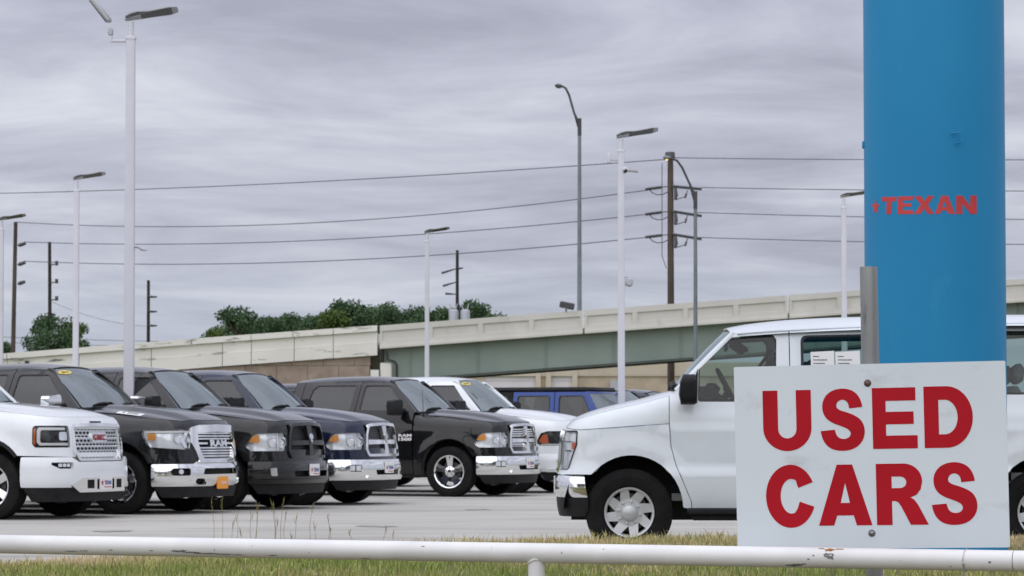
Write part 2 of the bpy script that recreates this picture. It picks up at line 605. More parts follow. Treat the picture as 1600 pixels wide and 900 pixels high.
# ------------------------------------------------------------------ vehicle skin
class Skin:
    """plan curve of the body sides and nose (s = distance from the nose centre, signed: + is the left side)"""
    def __init__(self, pts, hoodz, p):
        P_ = [np.array(q, float) for q in pts]
        P_ = [np.array([pts[1][0], -pts[1][1]])] + P_ + [2 * P_[-1] - P_[-2]]
        out = []
        for i in range(1, len(P_) - 2):
            a, b, c, d = P_[i - 1:i + 3]
            for k in range(14):
                t = k / 14
                out.append(.5 * ((2 * b) + (c - a) * t + (2 * a - 5 * b + 4 * c - d) * t * t + (3 * b - a - 3 * c + d) * t ** 3))
        out.append(P_[-2])
        A = np.array(out)
        self.A = A
        self.s = np.concatenate([[0], np.cumsum(np.linalg.norm(np.diff(A, axis=0), axis=1))])
        T = np.gradient(A, axis=0); T /= np.linalg.norm(T, axis=1)[:, None]
        self.nx, self.ny = T[:, 1], -T[:, 0]
        self.hoodz = hoodz
        self.p = p

    def S(self, x):
        return float(np.interp(-x, -self.A[:, 0], self.s))

    def base(self, a):
        return (float(np.interp(a, self.s, self.A[:, 0])), float(np.interp(a, self.s, self.A[:, 1])),
                float(np.interp(a, self.s, self.nx)), float(np.interp(a, self.s, self.ny)))

    def zs(self, a):
        x, y, nx, ny = self.base(a)
        k = self.p['inset']
        return self.hoodz(x - nx * k, y - ny * k)

    def off(self, a, z, x, nx):
        p = self.p
        o = -0.055 * (z - .82) ** 2
        if z < .62: o -= (.62 - z) ** 2 * .45
        # sides of the cabin lean in above the belt
        zb = p['belt']
        tum = -0.028 * sst(zb - .13, zb + .02, z)
        if z > zb: tum -= (z - zb) * p['lean'] + (z - zb) ** 2 * p['lean2']
        zr = p['rail']
        if z > zr: tum -= ((z - zr) / .07) ** 2 * .05
        w = sst(p['w0'], p['w1'], x)
        if w > 0:
            zt = self.zs(a); z0 = zt - p['roll']
            t = max(0.0, min(1.0, (z - z0) / p['roll']))
            sh = (1 - math.sqrt(1 - .955 * t * t)) / (1 - math.sqrt(.045))
            fr = max(0.0, nx) ** 2
            ob = o - fr * max(0.0, z - .66) * p['slant']
            fo = ob * (1 - sh) + (-p['inset']) * sh
        else:
            fo = 0
        so = o + tum
        for wx in (0.0, -p['wb']):
            d = math.hypot(x - wx, z - .40)
            if .40 < d < .66: so += p['flare'] * sst(.66, .52, d); fo += p['flare'] * sst(.66, .52, d) * (1 - max(0, nx))
        k = p['extra'](x, z) if 'extra' in p else 0.0
        return so * (1 - w) + fo * w + k

    def B(self, s, z, o=0.0):
        a = abs(s); sg = 1 if s >= 0 else -1
        x, y, nx, ny = self.base(a)
        k = self.off(a, z, x, nx) + o
        return (x + nx * k, sg * (y + ny * k), z)

    def raw(self, s, z, o=0.0):
        """plan curve without the body relief: for bumpers"""
        a = abs(s); sg = 1 if s >= 0 else -1
        x, y, nx, ny = self.base(a)
        return (x + nx * o, sg * (y + ny * o), z)

    def X(self, pts):
        """(x,z) points of a side panel to (s,z)"""
        return [(self.S(q[0]), *q[1:]) for q in pts]


def mir(pts, sg):
    return [(sg * q[0], *q[1:]) for q in pts]


def make_wheel(parent, loc, right, style, R=.40, W=.265, rim_r=.262):
    """wheel > tyre, rim; outer face towards +Y of the wheel"""
    h = W / 2
    w = MB()
    w.lathe([(0.0, -.02), (.15, -.02), (.165, 0), (.165, .015), (.06, .02), (.0, .02)], seg=24)      # brake disc
    w.lathe([(rim_r * .96, -h * .8), (rim_r * .90, -.03), (rim_r * .90, h * .6), (rim_r, h * .82)], seg=40)  # barrel
    wo = w.build('wheel', M['steel_disc'], parent)
    wo.location = loc
    wo.rotation_euler = (0, 0, pi if right else 0)
    t = MB()
    pr = [(rim_r, -h * .78), (rim_r + .012, -h * .92), (rim_r + .05, -h * 1.02), (R - .05, -h * 1.0), (R - .012, -h * .86)]
    for k in range(5):                         # grooved tread
        y = -h * .80 + k * h * .40
        pr += [(R, y), (R, y + h * .26), (R - .012, y + h * .28), (R - .012, y + h * .38)] if k < 4 else [(R, y), (R, -h * .80 + 1.6 * h)]
    pr += [(R - .012, h * .86), (R - .05, h * 1.0), (R - .075, h * 1.035), (R - .08, h * 1.01), (rim_r + .05, h * 1.02), (rim_r + .015, h * .95), (rim_r, h * .80)]
    t.lathe(pr, seg=56)
    t.build('tyre', M['tyre'], wo, sharp=30)
    r = MB()
    yo = h * .78
    rm = M['chrome']
    if style == 'five':
        n, rm = 5, M['chrome']
    elif style == 'six':
        n, rm = 6, M['chrome']
    else:
        n, rm = 8, M['wheel_silver']
    ring = [(rim_r * 1.015, yo + .01), (rim_r * 1.0, yo + .02), (rim_r * .93, yo + .012), (rim_r * .89, yo - .03), (rim_r * .93, yo - .04)]
    r.lathe(ring, seg=48, close=True)
    for k in range(n):
        a = 2 * pi * k / n + pi / 2
        if style == 'five':
            legs = [(-.155, .0), (.155, .0)]
        elif style == 'six':
            legs = [(-.10, 0), (.10, 0)]
        else:
            legs = [(.58, 0)]
        for da, _ in legs:
            a1, a0 = a + da, a + da * .25
            wd0, wd1 = (.032, .026) if style in ('five', 'six') else (.056, .036)
            r0, r1 = .055, rim_r * .945
            c0, s0, c1, s1 = cos(a0), sin(a0), cos(a1), sin(a1)
            q = [(r0 * c0 + s0 * wd0, r0 * s0 - c0 * wd0), (r1 * c1 + s1 * wd1, r1 * s1 - c1 * wd1),
                 (r1 * c1 - s1 * wd1, r1 * s1 + c1 * wd1), (r0 * c0 - s0 * wd0, r0 * s0 + c0 * wd0)]

            def f1(u, v):
                d = math.hypot(u, v)
                return (u, yo - .028 + .03 * (d / rim_r) ** 2, v)

            def f0(u, v):
                d = math.hypot(u, v)
                return (u, yo - .075 + .035 * (d / rim_r), v)
            r.prism([(x, z) for x, z in q][::-1], f0, f1)
    if style != 'hub':
        r.lathe([(0.0, yo + .008), (.030, yo + .006), (.038, yo - .008), (.085, yo - .02), (.092, yo - .05)], seg=28)
        for k in range(5 if style == 'five' else 6):
            a = 2 * pi * k / (5 if style == 'five' else 6) + pi / 2
            r.lathe([(0, yo - .008), (.011, yo - .009), (.012, yo - .022)], c=(.062 * cos(a), 0, .062 * sin(a)), seg=8)
    r.build('rim', rm, wo, sharp=35)
    if style == 'hub':                       # eight-lug steel wheel cover: dome and lugs
        d = MB()
        d.lathe([(0, yo + .045), (.03, yo + .043), (.055, yo + .034), (.07, yo + .012), (.073, yo - .02)], seg=32)
        d.lathe([(.070, yo - .012), (.115, yo - .012), (.122, yo - .03)], seg=32)
        for k in range(8):
            a = 2 * pi * k / 8 + .2
            d.lathe([(0, yo + .008), (.009, yo + .006), (.012, yo - .004), (.012, yo - .02)], c=(.094 * cos(a), 0, .094 * sin(a)), seg=8)
        d.build('hub_cap', M['wheel_silver'], wo)
    return wo


def plate(parent, sk, zc, kind, o=.075, sc=0.0):
    """dealer plate on the nose"""
    fn = lambda u, v: (sk.raw(sc + u, zc + v, o)[0], sc + u, zc + v)
    m = MB()
    m.patch(rpoly([(-.152, -.078), (.152, -.078), (.152, .078), (-.152, .078)], .012), fn, .1, flange=.012)
    bk = MB(); bk.box((sk.raw(sc, zc, 0)[0] + o * .45, sc, zc), (o * .9, .27, .13), bev=.01); bk.build('plate_bracket', M['plastic'], parent)
    po = m.build('license_plate', M['orange_print'] if kind == 'orange' else M['white_print'], parent)
    f2 = lambda u, v: tuple(np.array(fn(u, v)) + np.array((.003, 0, 0)))
    if kind == 'orange':
        w = MB(); word(w, 'TEXAN', lambda u, v: f2(u + .01, v + .0), .17, .035); w.build('plate_text', M['white_print'], po)
    else:
        w = MB()
        w.patch([(x * .036 - .10, y * .042) for x, y in STAR], f2, .05)
        w.build('plate_star', M['red_print'], po)
        w = MB(); word(w, 'TEXAN', lambda u, v: f2(u + .035, v), .17, .05, bold=.04); w.build('plate_text', M['blue_print'], po)
        w = MB(); w.patch([(-.06, -.058), (.13, -.058), (.13, -.048), (-.06, -.048)], f2, .1); w.build('plate_line', M['red_print'], po)
    return po


def seat(parent, x, y, zf, mat, w=.52):
    s = MB()
    s.box((x + .02, y, zf + .30), (.52, w, .18), bev=.06)
    s.box((x - .27, y, zf + .66), (.16, w * .96, .66), ry=rad(-14), bev=.06)
    s.box((x - .37, y, zf + 1.07), (.10, w * .52, .19), ry=rad(-10), bev=.04)
    return s.build('seat', mat, parent)


def steering(parent, x, y, z, mat):
    s = MB()
    pts = [(0, .19 * cos(2 * pi * k / 24), .19 * sin(2 * pi * k / 24)) for k in range(25)]
    s.tube(pts, .017, 8, cap=False)
    s.box((0.01, 0, -.02), (.05, .14, .12), bev=.02)
    s.box((0, .09, 0), (.02, .18, .03)); s.box((0, -.09, 0), (.02, .18, .03)); s.box((0, 0, -.1), (.02, .04, .16))
    s.tube([(0, 0, -.02), (.35, 0, -.22)], .03, 8)
    o = s.build('steering_wheel', mat, parent)
    o.location = (x, y, z); o.rotation_euler = (0, rad(28), 0)
    return o


def mirror(parent, sk, x, z, paintm, size=(.14, .27, .20), chrome=None, arm=.16):
    for sg in (1, -1):
        bx = sk.B(sg * sk.S(x), z - .02)
        m = MB()
        y0 = bx[1]; y1 = y0 + sg * (arm + size[1] / 2)
        m.box((x + .02, (y0 + y1) / 2 - sg * .03, z - .05), (.10, abs(y1 - y0), .075), bev=.025)
        mo = m.build('side_mirror', M['plastic'], parent)
        h = MB()
        poly = rpoly([(-size[1] / 2, -size[2] / 2), (size[1] / 2, -size[2] / 2 + .01), (size[1] / 2, size[2] / 2 - .03), (-size[1] / 2 + .01, size[2] / 2)], .05)
        h.prism(poly, lambda u, v: (x - .045, y1 + u * sg, z + v), lambda u, v: (x + size[0] - .06 - .05 * ((u / size[1]) ** 2 + (v / size[2]) ** 2) * 4 * .5, y1 + u * sg, z + v)) if sg > 0 else \
            h.prism(poly, lambda u, v: (x - .045, y1 - u, z + v), lambda u, v: (x + size[0] - .06 - .05 * ((u / size[1]) ** 2 + (v / size[2]) ** 2) * 2, y1 - u, z + v))
        h.build('mirror_housing', chrome or paintm, mo)
        g = MB()
        g.patch(rpoly([(-size[1] / 2 + .02, -size[2] / 2 + .02), (size[1] / 2 - .02, -size[2] / 2 + .03), (size[1] / 2 - .02, size[2] / 2 - .04), (-size[1] / 2 + .02, size[2] / 2 - .02)], .04),
                lambda u, v: (x - .048, y1 - u, z + v), .1)
        g.build('mirror_glass', M['chrome'], mo)


def cabin(sk, root, c, paintm):
    """windscreen, pillars, roof, doors with windows and interior, shared by every vehicle
    c: x positions and heights of the greenhouse"""
    wb = lambda q: (c['wsb'] - c['wsb_c'] * q * q, q * c['wsb_w'], c['wsb_z'] - .012 * q * q)
    wt = lambda q: (c['wst'] - c['wst_c'] * q * q, q * c['wst_w'], c['wst_z'] - c['wst_d'] * q * q)

    def ws(q, t, o=0.0):
        a, b = np.array(wb(q)), np.array(wt(q))
        p = a * (1 - t) + b * t
        k = c.get('bulge', .035) * 4 * t * (1 - t) * (1 - .4 * q * q) + o
        d = (b - a) / np.linalg.norm(b - a)
        n = np.array((d[2], 0, -d[0]))
        return tuple(p + n * k)
    m = MB()
    m.patch(rpoly([(-.965, .02), (.965, .02), (.965, .965), (-.965, .965)], .04), lambda u, v: ws(u, v), .12)
    wso = m.build('windshield', M['glass_ws'], root)
    m = MB()
    m.patch([(-1, 0), (1, 0), (1, 1), (-1, 1)], lambda u, v: ws(u, v, -.008), .12,
            holes=[rpoly([(-.945, .05), (.945, .05), (.945, .945), (-.945, .945)], .05)])
    m.build('glass_border', M['trim'], wso)
    if c.get('sticker'):
        m = MB()
        q0, t0 = c.get('stick_at', (-.62, .86))
        m.patch(ngon(q0, t0, .215, .052, 24), lambda u, v: ws(u, v, .006), .06)
        so = m.build('year_sticker', M['yellow_print'], wso)
        w = MB()
        word(w, c['sticker'], lambda u, v: ws(q0 + u, t0 + v, .009), .25, .050, bold=.03)
        w.build('sticker_text', M['ink'], so)
    # wipers
    for q0, q1 in ((-.72, -.05), (.12, .80)):
        m = MB()
        pts = [ws(q0 + (q1 - q0) * k / 6, .035 + .035 * sin(pi * k / 6) , .02) for k in range(7)]
        m.tube(pts, [.008, .016, .02, .022, .02, .016, .008], 6)
        pz = ws(q1, .0, .01)
        m.tube([pts[3], ((pts[3][0] + pz[0]) / 2, (pts[3][1] + pz[1]) / 2, max(pts[3][2], pz[2]) + .01), pz], .014, 6)
        m.build('wiper', M['plastic'], root)
    # A pillars: ruled between the edge of the windscreen and the door line
    for sg in (1, -1):
        def ap(r, t):
            a = np.array(ws(sg, t)); z = c['door_z0'] + (c['door_z1'] - c['door_z0']) * t
            x = c['door_x0'] + (c['door_x1'] - c['door_x0']) * t
            b = np.array(sk.B(sg * sk.S(x), z))
            p = a * (1 - r) + b * r
            k = .022 * 4 * r * (1 - r)
            return tuple(p + np.array((.5 * k, sg * .6 * k, .6 * k)))
        m = MB()
        f = (lambda u, v: ap(u, v)) if sg > 0 else (lambda u, v: ap(1 - u, v))
        m.patch([(0, 0), (1, 0), (1, 1), (0, 1)], f, .14)
        m.build('windshield_pillar', c.get('pillar_mat', paintm), root)
    # roof
    zt, zc = c['roof_edge'], c['roof_mid']

    def roof(x, q):
        e = np.array(sk.B(sk.S(x), zt(x)))
        xf = x
        return (xf - c['wst_c'] * q * q * sst(c['wst'] - .5, c['wst'], x), q * e[1], zt(x) + (zc(x) - zt(x)) * (1 - abs(q) ** 3.0))
    m = MB()
    m.patch([(c['roof_x1'], -1), (c['wst'] + .012, -1), (c['wst'] + .012, 1), (c['roof_x1'], 1)], roof, .12, flange=.015)
    m.build('roof', c.get('roof_mat', paintm), root)
    # doors and side windows: lists of (name, outline xz, window xz or None)
    for name, out, win in c['panels']:
        for sg in (1, -1):
            m = MB()
            holes = [mir(sk.X(win), sg)] if win else []
            m.patch(mir(sk.X(out), sg), sk.B, c.get('res', .075), holes=holes, flange=.025)
            d = m.build(name, c.get('door_mat', paintm), root)
            if win:
                cx = sum(p[0] for p in win) / len(win); cz = sum(p[1] for p in win) / len(win)
                m = MB()
                big = [(cx + (p[0] - cx) * 1.03, cz + (p[1] - cz) * 1.04) for p in win]
                m.patch(mir(sk.X(big), sg), lambda s, z: sk.B(s, z, -.014), .12)
                m.build('window', c['glass'], d)
                sm = [(cx + (p[0] - cx) * .965, cz + (p[1] - cz) * .93) for p in win]
                m = MB()
                m.patch(mir(sk.X(win), sg), lambda s, z: sk.B(s, z, -.004), .12, holes=[mir(sk.X(sm), sg)])
                m.build('window_seal', M['trim'], d)
            if name in ('front_door', 'rear_door') and c.get('handles', True):
                xs = [p[0] for p in out]
                hx = min(xs) + .16; hz = c['belt'] - .16
                m = MB()
                f0 = lambda u, v, o: sk.B(sg * sk.S(hx + u), hz + v, o)
                hp = rpoly([(-.11, -.018), (.11, -.018), (.11, .018), (-.11, .018)], .015)
                m.patch([(sg * sk.S(hx + u), hz + v) for u, v in hp], lambda s, z: sk.B(s, z, .03), .06, flange=.035)
                m.build('handle', c.get('handle_mat', paintm), d)
    # floor, dash, seats
    m = MB()
    x1 = c['roof_x1']
    m.box(((x1 + c['wsb']) / 2, 0, .50), (c['wsb'] - x1, 1.7, .06))
    m.box((c['wsb'] - .22, 0, c['belt'] - .16), (.50, 1.52, .30), bev=.08)
    it = m.build('interior', c.get('int_mat', M['interior']), root)
    for sx in c['seats']:
        for sy in (-.40, .40):
            seat(it, sx, sy, .52, c.get('seat_mat', M['seat']))
    steering(it, c.get('wheel_x', c['wsb'] - .62), .40, c.get('wheel_z', c['belt'] - .03), M['interior'])
    return ws


def chassis(root, sk, x0, x1, z0=.30, wheels=(0,), wb=3.57, R=.40):
    m = MB()
    m.box(((x0 + x1) / 2, 0, .45), (x1 - x0, 1.30, .30))
    m.box((0, 0, .36), (.12, 1.5, .12)); m.box((-wb, 0, .40), (.14, 1.5, .14))
    m.lathe([(0, -.15), (.14, -.13), (.16, 0), (.14, .13), (0, .15)], c=(-wb, 0, .40), seg=12)
    for wx in (0, -wb):
        for sg in (1, -1):                       # inner arch liners
            pts = arc(wx, .40, .56, 0, 180, 16)
            vs = []; fs = []
            for (x, z) in pts:
                vs += [(x, sg * .93, z), (x, sg * .55, z)]
            for k in range(16):
                fs.append((2 * k, 2 * k + 2, 2 * k + 3, 2 * k + 1))
            m.add(vs, fs)
            m.add([(x, sg * .56, z) for x, z in pts], [tuple(range(17))])
    return m.build('chassis', M['under'], root)


# ------------------------------------------------------------------ pickup trucks
RAM_PLAN = [(.935, 0), (.925, .25), (.89, .5), (.815, .70), (.69, .85), (.52, .935), (.3, .968), (0, .980), (-.6, .985), (-1.7, .985), (-2.9, .985), (-4.80, .965)]
GMC_PLAN = [(.975, 0), (.965, .3), (.935, .56), (.875, .74), (.75, .88), (.57, .955), (.3, .985), (0, .995), (-.6, 1.0), (-1.7, 1.0), (-2.9, 1.0), (-4.80, .98)]


def ram_hood():
    zc = spl([(-.75, 1.385), (-.45, 1.37), (-.15, 1.352), (.15, 1.322), (.45, 1.278), (.68, 1.232), (.82, 1.185), (.95, 1.12)])

    def h(x, y):
        a = abs(y)
        z = zc(x) - .045 * (a / .85) ** 2 - .045 * (a / .88) ** 6
        z += .028 * sst(.56, .40, a) * sst(.90, .45, x)
        z -= .012 * math.exp(-((a - .62) / .10) ** 2)
        return z
    return h


def gmc_hood():
    zc = spl([(-.75, 1.395), (-.45, 1.385), (-.15, 1.368), (.15, 1.342), (.45, 1.305), (.70, 1.262), (.86, 1.215), (.98, 1.15)])

    def h(x, y):
        a = abs(y)
        z = zc(x) - .03 * (a / .85) ** 2 - .035 * (a / .9) ** 6
        z += .022 * sst(.62, .45, a) * sst(.95, .5, x)
        return z
    return h


def make_truck(label, nearpx, s, spec, group='pickup trucks parked in rows on the lot', heading=-21.0):
    st = spec['style']; pm = spec['paint']
    h = rad(heading)
    w = P(nearpx, 669, F / s); w.z = 0
    root = thing('pickup_truck', label, 'pickup truck', (0, 0, 0), h, group)
    off = Matrix.Rotation(h, 3, 'Z') @ Vector((0, -.99, 0))
    root.location = (w.x - off.x, w.y - off.y, 0)
    root.scale = (spec.get('scale', 1),) * 3
    gm = st == 'gmc'
    hood = gmc_hood() if gm else ram_hood()
    wb = 3.57
    sk = Skin(GMC_PLAN if gm else RAM_PLAN, hood, dict(inset=.12, roll=.19, belt=1.335, lean=.47, lean2=.13, rail=1.80, w0=-.78, w1=-.46,
                                                       slant=.10, wb=wb, flare=.022, extra=lambda x, z: -.085 * max(0.0, min(z, 1.34) - 1.03) * sst(.35, .0, x)))
    S = sk.S
    zbt = .745 if gm else .645                       # top of the bumper
    # --- hood
    nb = [sk.B(a, sk.zs(a)) for a in np.linspace(0, S(-.44), 40)]
    edge = [(x - .004, y - .006) for x, y, z in nb]
    out = [(x, y) for x, y in edge] + [(x, -y) for x, y in edge[::-1][:-1]]
    m = MB(); m.patch(out, lambda x, y: (x, y, hood(x, y) + .004), .07, flange=.02)
    ho = m.build('hood', pm, root)
    # cowl
    m = MB()
    yb = nb[-1][1]
    m.patch([(-.60, -yb), (-.445, -yb), (-.445, yb), (-.60, yb)], lambda x, y: (x, y, hood(-.44, y) - .015 + (x + .44) * .05), .12)
    m.build('cowl', M['plastic'], root)
    # --- front fenders with headlight openings and wheel arches
    if st == 'ram':
        hl = rpoly([(.585, 1.025), (.585, .785), (S(.49), .785), (S(.42), .83), (S(.50), .985), (S(.60), 1.02)], .03)
        sg_in = .54
    elif st == 'ram2':
        hl = rpoly([(.60, 1.075), (.655, .815), (S(.42), .85), (S(.335), 1.0), (S(.34), 1.065)], .025)
        sg_in = .50
    else:
        hl = rpoly([(.645, 1.12), (.645, .86), (S(.60), .86), (S(.565), .90), (S(.565), 1.09), (S(.59), 1.12)], .03)
        sg_in = .56
    ax = .485 if not gm else .50
    ac = .41
    # the arch runs from its front foot up over and down to its rear foot
    a0 = math.degrees(math.asin((zbt - ac) / (ax + .03)))
    arch = arc(0, ac, ax, a0, 188, 18, ry=ax + (.03 if not gm else .06))
    fo = [(sg_in, zbt)] + [(S(x), z) for x, z in arch] + [(S(-.50), .34), (S(-.625), .34), (S(-.625), 1.30)]
    top = [(a, sk.zs(a)) for a in np.linspace(S(-.60), sg_in, 26)]
    fo = fo + top
    for sg in (1, -1):
        m = MB()
        m.patch(mir(fo, sg), sk.B, .055, holes=[mir(hl, sg)], flange=.03)
        f = m.build('front_fender', pm, root)
        # headlight
        m = MB()
        m.patch(mir(hl, sg), lambda a, z: sk.B(a, z, -.045 + .006 * sin(a * 34 + 1) + .004 * sin(z * 30 + a * 8)), .02)
        hc = (sum(p[0] for p in hl) / len(hl), sum(p[1] for p in hl) / len(hl))
        dark = spec.get('dark_lamps')
        hm = m.build('headlight', M['trim'] if (dark or gm) else M['lamp_white'], root)
        m = MB()
        m.patch(mir(hl, sg), lambda a, z: sk.B(a, z, .004), .06, flange=.02)
        m.build('lens', M['lens'], hm)

        def bowl(a, z, r, mat, name='lamp_bowl', sq=1.0):
            q = MB()
            pr = [(.0, -.04), (r * .5, -.034), (r * .85, -.012), (r, .012), (r * 1.06, .012)]
            c = Vector(sk.B(sg * a, z, -.03))
            x, y, nx, ny = sk.base(a)
            nrm = Vector((nx * .9 + .1, sg * ny, 0)).normalized()
            vs = []; fs = []
            up = Vector((0, 0, 1)); rt = up.cross(nrm)
            for k in range(20):
                t = 2 * pi * k / 20
                for rr, hh in pr:
                    vs.append(c + rt * rr * sq * cos(t) + up * rr * sin(t) + nrm * hh)
            for k in range(20):
                for j in range(len(pr) - 1):
                    fs.append((k * 5 + j, k * 5 + j + 1, ((k + 1) % 20) * 5 + j + 1, ((k + 1) % 20) * 5 + j))
            q.add(vs, fs)
            return q.build(name, mat, hm)

        def chip(poly, o, mat, name, fl=.02):
            q = MB(); q.patch(mir(poly, sg), lambda a, z: sk.B(a, z, o), .05, flange=fl)
            return q.build(name, mat, hm)
        if st == 'ram':
            if dark:
                bowl(.72, .90, .062, M['bulb']); bowl(.72, .90, .03, M['lamp_white'])
                chip(rpoly([(S(.60), .97), (S(.62), .82), (S(.52), .82), (S(.46), .86), (S(.53), .96)], .01), -.012, M['amber_dark'], 'turn_lamp')
                chip(rpoly([(.60, .81), (.60, .795), (S(.50), .795), (S(.50), .81)], .004), -.012, M['lamp_white'], 'lamp_strip')
            else:
                bowl(.665, .905, .075, M['bulb']); bowl(.82, .90, .06, M['bulb'])
                chip(rpoly([(S(.60), 1.0), (S(.61), .90), (S(.50), .895), (S(.46), .91), (S(.525), .985)], .015), -.010, M['amber'], 'turn_lamp')
                chip(rpoly([(.735, 1.01), (.735, .80), (.748, .80), (.748, 1.01)], .002), -.012, M['chrome'], 'lamp_divider')
        elif st == 'ram2':
            bowl(.80, .955, .06, M['bulb']); 
            chip(rpoly([(S(.50), 1.02), (S(.49), .93), (S(.405), .94), (S(.40), 1.02)], .012), -.010, M['amber'], 'turn_lamp')
            chip([(.70, 1.05), (.64, 1.05), (.72, .93), (.67, .84), (.72, .84), (.775, .93)], -.012, M['chrome'], 'lamp_divider')
            chip(rpoly([(.62, 1.035), (.615, 1.055), (S(.36), 1.05), (S(.36), 1.03)], .004), -.008, M['white_print'], 'lamp_strip')
        else:
            chip(rpoly([(S(.60), 1.10), (S(.60), .88), (S(.575), .91), (S(.575), 1.08)], .01), -.010, M['amber_dark'], 'turn_lamp')
            cc = [(.70, 1.098), (S(.635), 1.098), (S(.615), 1.07), (S(.615), .92), (S(.65), .885), (.67, .885), (.67, .915), (S(.67), .915), (S(.655), .935), (S(.655), 1.05), (S(.67), 1.068), (.70, 1.068)]
            chip(cc, -.012, M['white_print'], 'lamp_strip')
            chip(rpoly([(.675, 1.045), (.675, .945), (.80, .945), (.80, 1.045)], .02), -.015, M['chrome'], 'lamp_projector')
            bowl(.71, .995, .035, M['bulb']); bowl(.775, .995, .035, M['bulb'])
        # black lip inside the arch
        m = MB()
        vs = []; fs = []
        lip = arc(0, ac, ax, a0 if gm else a0, 190, 18, ry=ax + (.03 if not gm else .06))
        for x, z in lip:
            p = sk.B(sg * S(x), z, .006 if gm else -.004); q = sk.B(sg * S(x * .92), ac + (z - ac) * (.92 if gm else .97), .010 if gm else -.03)
            vs += [p, q]
        for k in range(len(lip) - 1):
            fs.append((2 * k, 2 * k + 1, 2 * k + 3, 2 * k + 2))
        m.add(vs, fs); m.build('arch_lip', M['plastic'], root)
    # --- nose panel between grille and hood, and below the grille
    gt = {'ram': 1.135, 'ram2': 1.05, 'gmc': 1.08}[st]
    m = MB()
    toph = [(a, sk.zs(a)) for a in np.linspace(sg_in, 0, 10)]
    o2 = [(-sg_in, gt), (sg_in, gt)] + toph + mir(toph[::-1][1:], -1)
    m.patch(o2, sk.B, .06, flange=.02)
    o3 = [(-sg_in, zbt), (sg_in, zbt), (sg_in, .80), (-sg_in, .80)]
    m.patch(o3, sk.B, .08)
    m.build('nose_panel', pm, root)
    if gm:
        m = MB(); m.patch(rpoly([(-.16, 1.155), (.12, 1.155), (.12, 1.175), (-.16, 1.175)], .004), lambda a, z: sk.B(a, z, .004), .06)
        m.build('hood_scoop', M['dark'], ho)
    # --- grille
    if st == 'ram':
        half = [(.0, .690), (.53, .690, .05), (.575, .78, .05), (.54, 1.0, .1), (.475, 1.155, .10), (0, 1.172)]
        hin = [(.0, .725), (.495, .725, .04), (.535, .79, .05), (.505, .99, .06), (.44, 1.115, .07), (0, 1.132)]
    elif st == 'ram2':
        half = [(0, .655), (.50, .655, .02), (.56, .80, .04), (.64, .92, .03), (.64, 1.085, .02), (.60, 1.105, .02), (.46, 1.13, .02), (0, 1.14)]
        hin = [(0, .705), (.42, .705, .04), (.47, .80, .03), (.505, .90, .03), (.495, 1.035, .02), (0, 1.045)]
    else:
        half = [(0, .70), (.52, .70, .05), (.605, .82, .04), (.605, 1.12, .04), (.57, 1.145, .03), (0, 1.155)]
        hin = [(0, .725), (.49, .725, .05), (.572, .83, .03), (.572, 1.105, .02), (0, 1.112)]

    def full(hf):
        L = [(q[0], q[1], q[2] if len(q) > 2 else 0) for q in hf]
        return rpoly(L + [(-q[0], q[1], q[2]) for q in L[::-1] if q[0] > 0], 0)
    fo_, fi_ = full(half), full(hin)
    gmat = spec.get('grille_frame', M['chrome'])
    go = lambda a, z, o=.0: sk.B(a, min(z, 1.30), o)

    def gfn(o):
        def f(a, z):
            x, y, nx, ny = sk.base(abs(a))
            k = o - max(0, z - .66) * .13 - .055 * (z - .82) ** 2
            return (x + nx * k, (1 if a >= 0 else -1) * (y + ny * k), z)
        return f
    m = MB(); m.patch(fo_, gfn(.035), .05, holes=[fi_], flange=.07)
    g = m.build('grille', gmat, root)
    m = MB(); m.patch(fi_, gfn(-.06), .09); m.build('grille_back', spec.get('mesh', M['mesh']), g)
    lim = lambda z: max([abs(p[0]) for p in fi_ if abs(p[1] - z) < .07] + [.38])
    if st == 'ram':
        bm_ = spec.get('cross', M['chrome'])
        m = MB()
        m.patch([(-.075, .72), (.075, .72), (.05, .86), (.045, .92), (.075, 1.125), (-.075, 1.125), (-.045, .92), (-.05, .86)], gfn(.038), .05, flange=.05)
        for sg in (1, -1):
            m.patch(mir([(.045, .868), (.515, .858), (.50, .928), (.045, .925)], sg), gfn(.034), .06, flange=.05)
        m.build('crosshair', bm_, g)
        if spec.get('bars'):
            for z in (.765, .80, .835, .965, 1.0, 1.035, 1.07):
                b = MB()
                w2 = {.765: .46, .80: .48, .835: .49, .965: .46, 1.0: .45, 1.035: .435, 1.07: .42}[z]
                b.patch([(-w2, z - .010), (w2, z - .010), (w2, z + .010), (-w2, z + .010)], gfn(.0), .09, flange=.03)
                b.build('grille_bar', M['chrome'], g)
        else:                                   # fine mesh
            b = MB()
            for z in np.arange(.75, 1.11, .028):
                w2 = .47 if z < .95 else .43
                b.patch([(-w2, z - .004), (w2, z - .004), (w2, z + .004), (-w2, z + .004)], gfn(-.03), .12, flange=.01)
            for u in np.arange(-.45, .46, .028):
                b.patch([(u - .004, .745), (u + .004, .745), (u + .004, 1.085), (u - .004, 1.085)], gfn(-.032), .12, flange=.01)
            b.build('grille_mesh', spec.get('mesh', M['mesh']), g)['kind'] = 'stuff'
        # emblem: ram's head shield with curled horns
        b = MB()
        b.patch([(0, .885), (.026, .92), (.030, .955), (.058, .95), (.062, .985), (.040, 1.012), (.0, 1.02), (-.040, 1.012), (-.062, .985), (-.058, .95), (-.030, .955), (-.026, .92)],
                gfn(.056), .04, flange=.02)
        b.build('emblem', M['satin'] if not spec.get('cross') is M['trim'] else M['chrome'], g)
    elif st == 'ram2':
